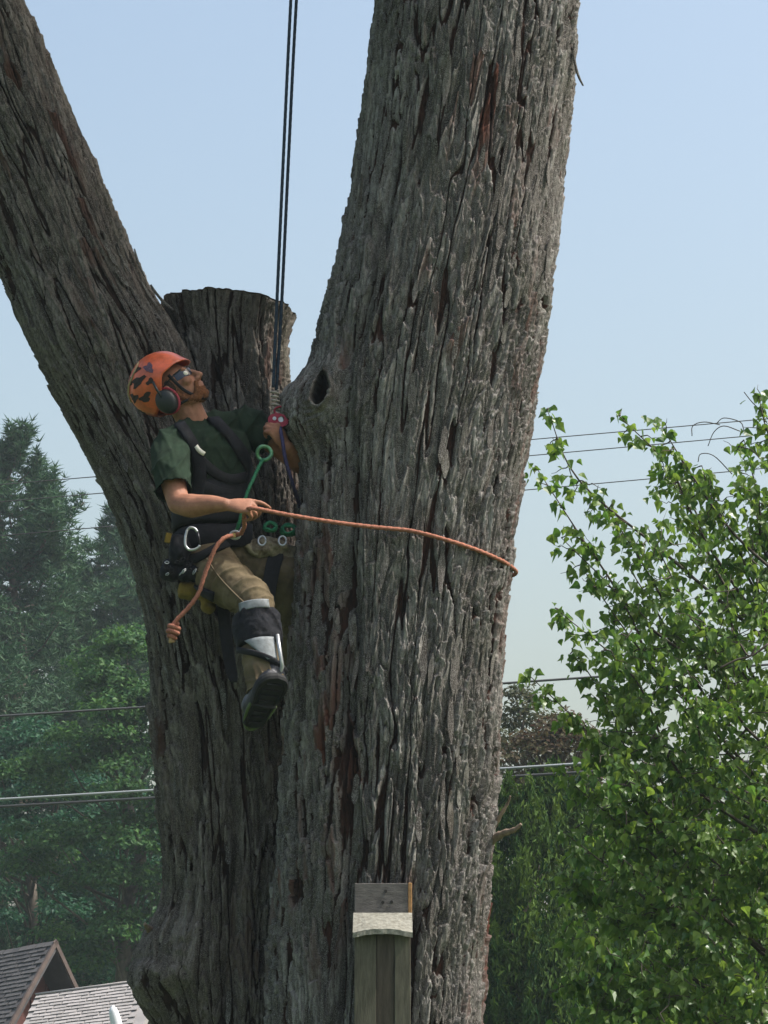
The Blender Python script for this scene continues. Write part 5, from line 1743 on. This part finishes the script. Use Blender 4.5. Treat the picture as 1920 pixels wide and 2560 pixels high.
for k in range(16):
    u, v = rsg.uniform(412, 500), rsg.uniform(1395, 1440)
    b_ = MB(); c = PV(u, v, 10.665 + .02 * rsg.rand()); r = rsg.uniform(.007, .014)
    ax1 = Vector(rsg.normal(size=3)).normalized(); ax2 = ax1.orthogonal().normalized()
    b_.tube([c + (ax1 * math.cos(t) + ax2 * math.sin(t)) * r for t in np.linspace(0, 2 * math.pi, 11)], .0022, 5)
    b_.build('buckle', steel_m if k % 3 == 0 else strap_m, harness, True)
# ------------------------------------------------------------------ ropes and hardware
rope_o = mat('orange rope', (.29, .122, .082), rough=.85, spec=.15, vary=.35, scale=160, bump=.5, bscale=300, dirt=(.14, .075, .05))
rope_b = mat('blue black rope', (.022, .045, .075), rough=.8, spec=.2, col2=(.012, .016, .022), scale=140)
rope_p = mat('purple blue rope', (.045, .04, .10), rough=.8, spec=.2, vary=.4, scale=140)
green_m = mat('green cord', (.015, .13, .06), rough=.7, vary=.5, scale=120)
redmet = mat('red anodised metal', (.22, .012, .03), rough=.3, metal=.5, spec=.6)
grey_m = mat('grey hitch cord', (.30, .27, .23), rough=.85, vary=.4, scale=100)
brass = mat('brass', (.55, .42, .16), rough=.35, metal=.8)

def resample(pts, step):
    out = [pts[0]]; acc = 0
    for a, b in zip(pts[:-1], pts[1:]):
        L = (b - a).length; t = step - acc
        while t <= L:
            out.append(a + (b - a) * (t / L)); t += step
        acc = (L - (t - step)) 
    out.append(pts[-1]); return out
def rope_mesh(pts, r, name, lay=.035, step=.006, strands=3, depth=.10):
    pts = resample([Vector(p) for p in pts], step)
    b = MB(); b.tube(pts, r, 9, twist=lambda i, a: depth * math.cos(strands * a + 2 * math.pi * i * step / lay))
    return b.mesh(name, True)

# bough high above, over which the climbing line is hung
bq = MB()
T0 = P(1020, -700, 11.0)
pp = catmull([T0 + [0.15, 0, -.15], P(880, -790, 11.0), P(760, -850, 10.98), P(560, -960, 10.95), P(300, -1150, 10.9)], 8)
bq.tube(pp, [.15 - .08 * i / (len(pp) - 1) for i in range(len(pp))], 14)
link('bough', bq.mesh('bough', True), pine_bark, tree)

# climbing line: up from the device, over the bough, back down
topc = P(772, -845, 10.98)
A = [P(683, 968, 10.86), P(692, 760, 10.875), P(709, 380, 10.90), P(727, 0, 10.93), P(768, -800, 10.90)]
B = [P(788, -800, 10.99), P(741, 0, 10.955), P(722, 380, 10.925), P(704, 760, 10.895), P(691, 975, 10.875)]
over = [topc + np.array((-.0, -.085, .10)), topc + np.array((.0, 0, .155)), topc + np.array((.0, .085, .10))]
line = [Vector(q) for q in A] + [Vector(q) for q in over] + [Vector(q) for q in B]
lp_ = catmull(line, 30)
tag(link('climbing_line', rope_mesh(lp_, .0072, 'climbing_line', step=.012, depth=.06), rope_b), 'dark blue doubled climbing line hanging straight down beside the sawn limb', 'rope')
# hitch between line and pulley
b_ = MB()
pts = []
for k in range(70):
    f = k / 69; c = PV(686 + 8 * f, 975 + 62 * f, 10.865)
    a = 2 * math.pi * 6 * f
    pts.append(c + Vector((math.cos(a) * .016, math.sin(a) * .016, 0)))
b_.tube(pts, .0052, 6)
tag(link('hitch_cord', b_.mesh('hitch_cord', True), grey_m), 'pale hitch cord wound round the line just over the red pulley', 'cord')
# red pulley
pc = PV(696, 1052, 10.84)
pul = empty('rope_pulley', pc); tag(pul, 'small dark red rope pulley in front of the climber\'s far hand', 'pulley')
for dy in (-.014, .014):
    b_ = MB(); n = 24; vs_ = []; fs_ = []
    for lay in (0, .005):
        for k in range(n):
            t = 2 * math.pi * k / n
            rr = .040 * (1 + .12 * math.cos(2 * t + .6))
            vs_.append(pc + Vector((rr * math.cos(t), dy + lay, rr * .82 * math.sin(t))))
            
        for k in range(n):
            t = 2 * math.pi * k / n
            vs_.append(pc + Vector((.013 * math.cos(t) + .012, dy + lay, .013 * math.sin(t) + .004)))
    for k in range(n):
        k2 = (k + 1) % n
        fs_ += [(k, k2, n + k2, n + k), (2 * n + k, 3 * n + k, 3 * n + k2, 2 * n + k2), (k, 2 * n + k, 2 * n + k2, k2), (n + k, n + k2, 3 * n + k2, 3 * n + k)]
    b_.add(vs_, fs_); b_.build('side_plate', redmet, pul, False, 0)
b_ = MB(); b_.tube([pc + Vector((-.006, -.008, 0)), pc + Vector((-.006, .013, 0))], .027, 20); b_.build('sheave', steel_m, pul)
b_ = MB(); b_.tube([pc + Vector((-.016, -.020, .006)), pc + Vector((-.016, -.013, .006))], .008, 10); b_.build('bolt', steel_m, pul)
b_ = MB(); b_.tube([pc + Vector((.012 + .030 * math.cos(t), .004, .045 + .018 * math.sin(t))) for t in np.linspace(0, 2 * math.pi, 18)], .005, 7); b_.build('shackle', redmet, pul, True)
# rope running down from the pulley behind the trunk
pts = catmull([PV(700, 1068, 10.83), PV(706, 1100, 10.80), PV(714, 1150, 10.80), PV(730, 1205, 10.84), PV(746, 1255, 10.94), PV(757, 1310, 11.05), PV(757, 1400, 11.1)], 10)
tag(link('rope_tail', rope_mesh(pts, .008, 'rope_tail', depth=.08), rope_p), 'purple blue rope tail dropping from the red pulley past the far forearm', 'rope')

# green ring and sling on the chest
gc = PV(661, 1133, 10.80)
gr_ = MB(); gr_.tube([gc + Vector((.030 * math.cos(t), .008 * math.sin(2 * t), .030 * math.sin(t))) for t in np.linspace(0, 2 * math.pi, 30)], .0085, 8)
tag(link('green_ring', gr_.mesh('green_ring', True), mat('green ring', (.10, .26, .14), rough=.35, metal=.3, spec=.6, vary=.4, scale=40)), 'shiny green ring hanging under the red pulley in front of the chest', 'ring')
pts = catmull([gc + Vector((-.006, -.004, -.030)), PV(648, 1165, 10.76), PV(632, 1200, 10.72), PV(616, 1238, 10.70), PV(600, 1300, 10.70), PV(588, 1335, 10.73)], 8)
tag(link('green_sling', rope_mesh(pts, .0075, 'green_sling', depth=.14), green_m), 'green cord running from the ring down behind the near hand', 'cord')
def coil(name, u, v, Y, r, turns, m, label, seed):
    rs = np.random.RandomState(seed); b = MB(); c = PV(u, v, Y); pts = []
    ax1 = Vector((1, .2, .1)).normalized(); ax2 = Vector((-.1, .3, 1)).normalized()
    for k in range(turns * 16):
        t = 2 * math.pi * k / 16
        rr = r * (1 - .11 * (k // 16)) * (1 + .06 * math.sin(2 * t + k * .05))
        pts.append(c + ax1 * rr * math.cos(t) + ax2 * rr * .85 * math.sin(t) + Vector((0, -.006 * (k / 16) , -.003 * math.sin(k))))
    b.tube(pts, .0062, 6)
    tag(link(name, b.mesh(name, True), m), label, 'cord', 'green cord coils at the hip')
coil('cord_coil', 722, 1326, 10.93, .034, 4, green_m, 'coiled green cord at the hip, close against the big trunk', 1)
coil('cord_coil', 676, 1318, 10.88, .027, 3, green_m, 'smaller green cord coil at the hip, nearer the hand', 2)
# steel links and small hardware on the far hip
for k, (u, v, lab) in enumerate(((655, 1352, 'bright steel ring at the far hip, under the smaller green coil'), (706, 1352, 'bright steel ring at the far hip, under the larger green coil'))):
    c = PV(u, v, 10.86); b_ = MB()
    b_.tube([c + Vector((.016 * math.cos(t), .006 * math.sin(t), .021 * math.sin(t))) for t in np.linspace(0, 2 * math.pi, 20)], .0042, 6)
    tag(link('steel_ring', b_.mesh('steel_ring', True), steel_m), lab, 'ring', 'steel rings on the harness')
# silver carabiner on the near hip
cc = PV(481, 1350, 10.66)
cab = empty('carabiner', cc); tag(cab, 'large silver carabiner hanging open side up on the near hip', 'carabiner')
prof = [(-.022, .042), (-.029, .010), (-.028, -.022), (-.014, -.040), (.008, -.040), (.026, -.030), (.030, -.022)]
b_ = MB(); b_.tube(catmull([cc + Vector((x, -.01 * x, z)) for x, z in prof], 6), .0058, 8); link('spine', b_.mesh('spine', True), steel_m, cab)
prof = [(-.022, .042), (-.010, .052), (.008, .048), (.020, .034)]
b_ = MB(); b_.tube(catmull([cc + Vector((x, -.01 * x, z)) for x, z in prof], 6), .0058, 8); link('nose', b_.mesh('nose', True), steel_m, cab)
b_ = MB(); b_.tube([cc + Vector((.020, 0, .034)), cc + Vector((.027, 0, .006)), cc + Vector((.030, 0, -.022))], .0052, 8); link('gate', b_.mesh('gate', True), mat('dark gate', (.03, .03, .035), rough=.4, metal=.6), cab)

# orange lanyard: knot end - adjuster - hand - across the trunk - round the back - far hip
rr_ = .0088
front = []
for u, v in ((760, 1296), (830, 1304), (900, 1311), (960, 1317), (1020, 1326), (1070, 1337), (1110, 1348), (1155, 1362), (1200, 1378), (1240, 1395), (1265, 1408)):
    x = PV(u, v, 10.7).x; z = PV(u, v, 10.7).z
    y, cx, cy, r = T_right.front(x, z)
    q = PV(u, v, y - .029)
    front.append(q)
# from the hand the rope runs straight to where it meets the front of the stem
h0 = PV(634, 1271, 10.40); touch = 4
st = front[touch]
straight = [h0 + (st - h0) * t + Vector((0, 0, -.010 * math.sin(math.pi * t))) for t in np.linspace(0, 1, 7)]
z_r = front[-1].z
y_, cx, cy, r = T_right.front(front[-1].x, z_r)
backp = []
for a in np.linspace(math.radians(92), math.radians(262), 9):
    backp.append(Vector((cx + (r + .030) * math.sin(a), cy - T_right.ratio * (r + .030) * math.cos(a), z_r - .006 + .04 * (a - 1.6) / 3)))
hipL = PV(640, 1372, 10.98)
adj = PV(588, 1338, 10.665)
seg1 = [PV(428, 1572, 10.60), PV(440, 1552, 10.60), PV(470, 1520, 10.60), PV(496, 1484, 10.60), PV(508, 1448, 10.60), PV(522, 1408, 10.60), PV(540, 1368, 10.60), PV(562, 1344, 10.615), adj]
seg2 = [PV(603, 1334, 10.62), PV(611, 1315, 10.55), PV(610, 1294, 10.47), PV(614, 1276, 10.435), h0]
full = catmull(seg1, 12)
full2 = catmull(seg2 + straight[1:] + front[touch + 1:] + backp + [hipL], 10)
lan_me = rope_mesh(full + full2, rr_, 'lanyard_rope', lay=.032, depth=.16)
lan = link('lanyard_rope', lan_me, rope_o)
tag(lan, 'orange rope from the climber\'s hand around the big trunk, with a loose knotted end', 'rope')
kc = PV(430, 1580, 10.60); b_ = MB(); pts = []
for k in range(64):
    f = k / 63; a = 2 * math.pi * 3.4 * f
    c = PV(435 - 4 * f, 1560 + 40 * f, 10.60)
    rr2 = .017 * math.sin(math.pi * min(1, .18 + f * .82)) + .004
    pts.append(c + Vector((math.cos(a) * rr2, math.sin(a) * rr2, .002 * math.sin(a * 2))))
b_.tube(pts, .0105, 8)
link('stopper_knot', b_.mesh('stopper_knot', True), rope_o, lan)
b_ = MB(); b_.tube([PV(430, 1590, 10.60), PV(429, 1600, 10.6), PV(430, 1606, 10.6)], [.011, .012, .014], 8)
link('frayed_end', b_.mesh('frayed_end', True), mat('frayed rope', (.40, .26, .14), rough=.95, vary=.4, scale=200), lan)
# adjuster hardware where the lanyard crosses the hip
ad_ = empty('rope_adjuster', adj); tag(ad_, 'small brass and steel rope adjuster at the belt under the near hand', 'rope adjuster')
b_ = MB(); b_.tube([adj + Vector((.020 * math.cos(t), -.004, .016 * math.sin(t))) for t in np.linspace(0, 2 * math.pi, 18)], .0055, 7); b_.build('body', steel_m, ad_, True)
b_ = MB(); b_.tube([adj + Vector((-.004, -.02, -.004)), adj + Vector((-.004, .012, -.004))], .009, 12); b_.build('wheel', brass, ad_)
b_ = MB(); b_.box(adj + Vector((.022, -.002, .016)), (.012, .012, .034), Matrix.Rotation(.5, 3, 'Y')); b_.build('lever', steel_m, ad_, bevel=.002)

# saw scabbard hanging behind the near leg
sc = empty('saw_scabbard', PV(558, 1470, 10.83)); tag(sc, 'long black saw scabbard hanging beside the khaki trouser leg', 'scabbard')
def blade(name, path, wid, th, m, parent):
    pts = catmull([PV(*q) for q in path], 6)
    b = MB(); n = len(pts); vs, fs = [], []
    for i, p in enumerate(pts):
        f = i / (n - 1); w = px(np.interp(f, [0, .1, .9, 1], [wid * .8, wid, wid * .85, wid * .55]))
        for sx2, sy2 in ((-1, -1), (1, -1), (1, 1), (-1, 1)):
            vs.append(p + Vector((sx2 * w / 2, sy2 * th / 2, 0)))
    for i in range(n - 1):
        for k in range(4):
            a, b2 = i * 4 + k, i * 4 + (k + 1) % 4
            fs.append((a, b2, b2 + 4, a + 4))
    fs += [(3, 2, 1, 0), tuple((n - 1) * 4 + k for k in range(4))]
    b.add(vs, fs); return b.build(name, m, parent, False, .002)
blade('thigh_strap', [(692, 1385, 10.93), (682, 1420, 10.91), (673, 1470, 10.91), (666, 1528, 10.92)], 40, .018, strap_m, harness)
blade('sheath', [(556, 1480, 10.84), (562, 1560, 10.84), (572, 1640, 10.84), (584, 1705, 10.84)], 32, .03, pad_m, sc)
blade('handle', [(545, 1440, 10.84), (550, 1460, 10.84), (556, 1479, 10.84)], 26, .03, strap_m, sc)
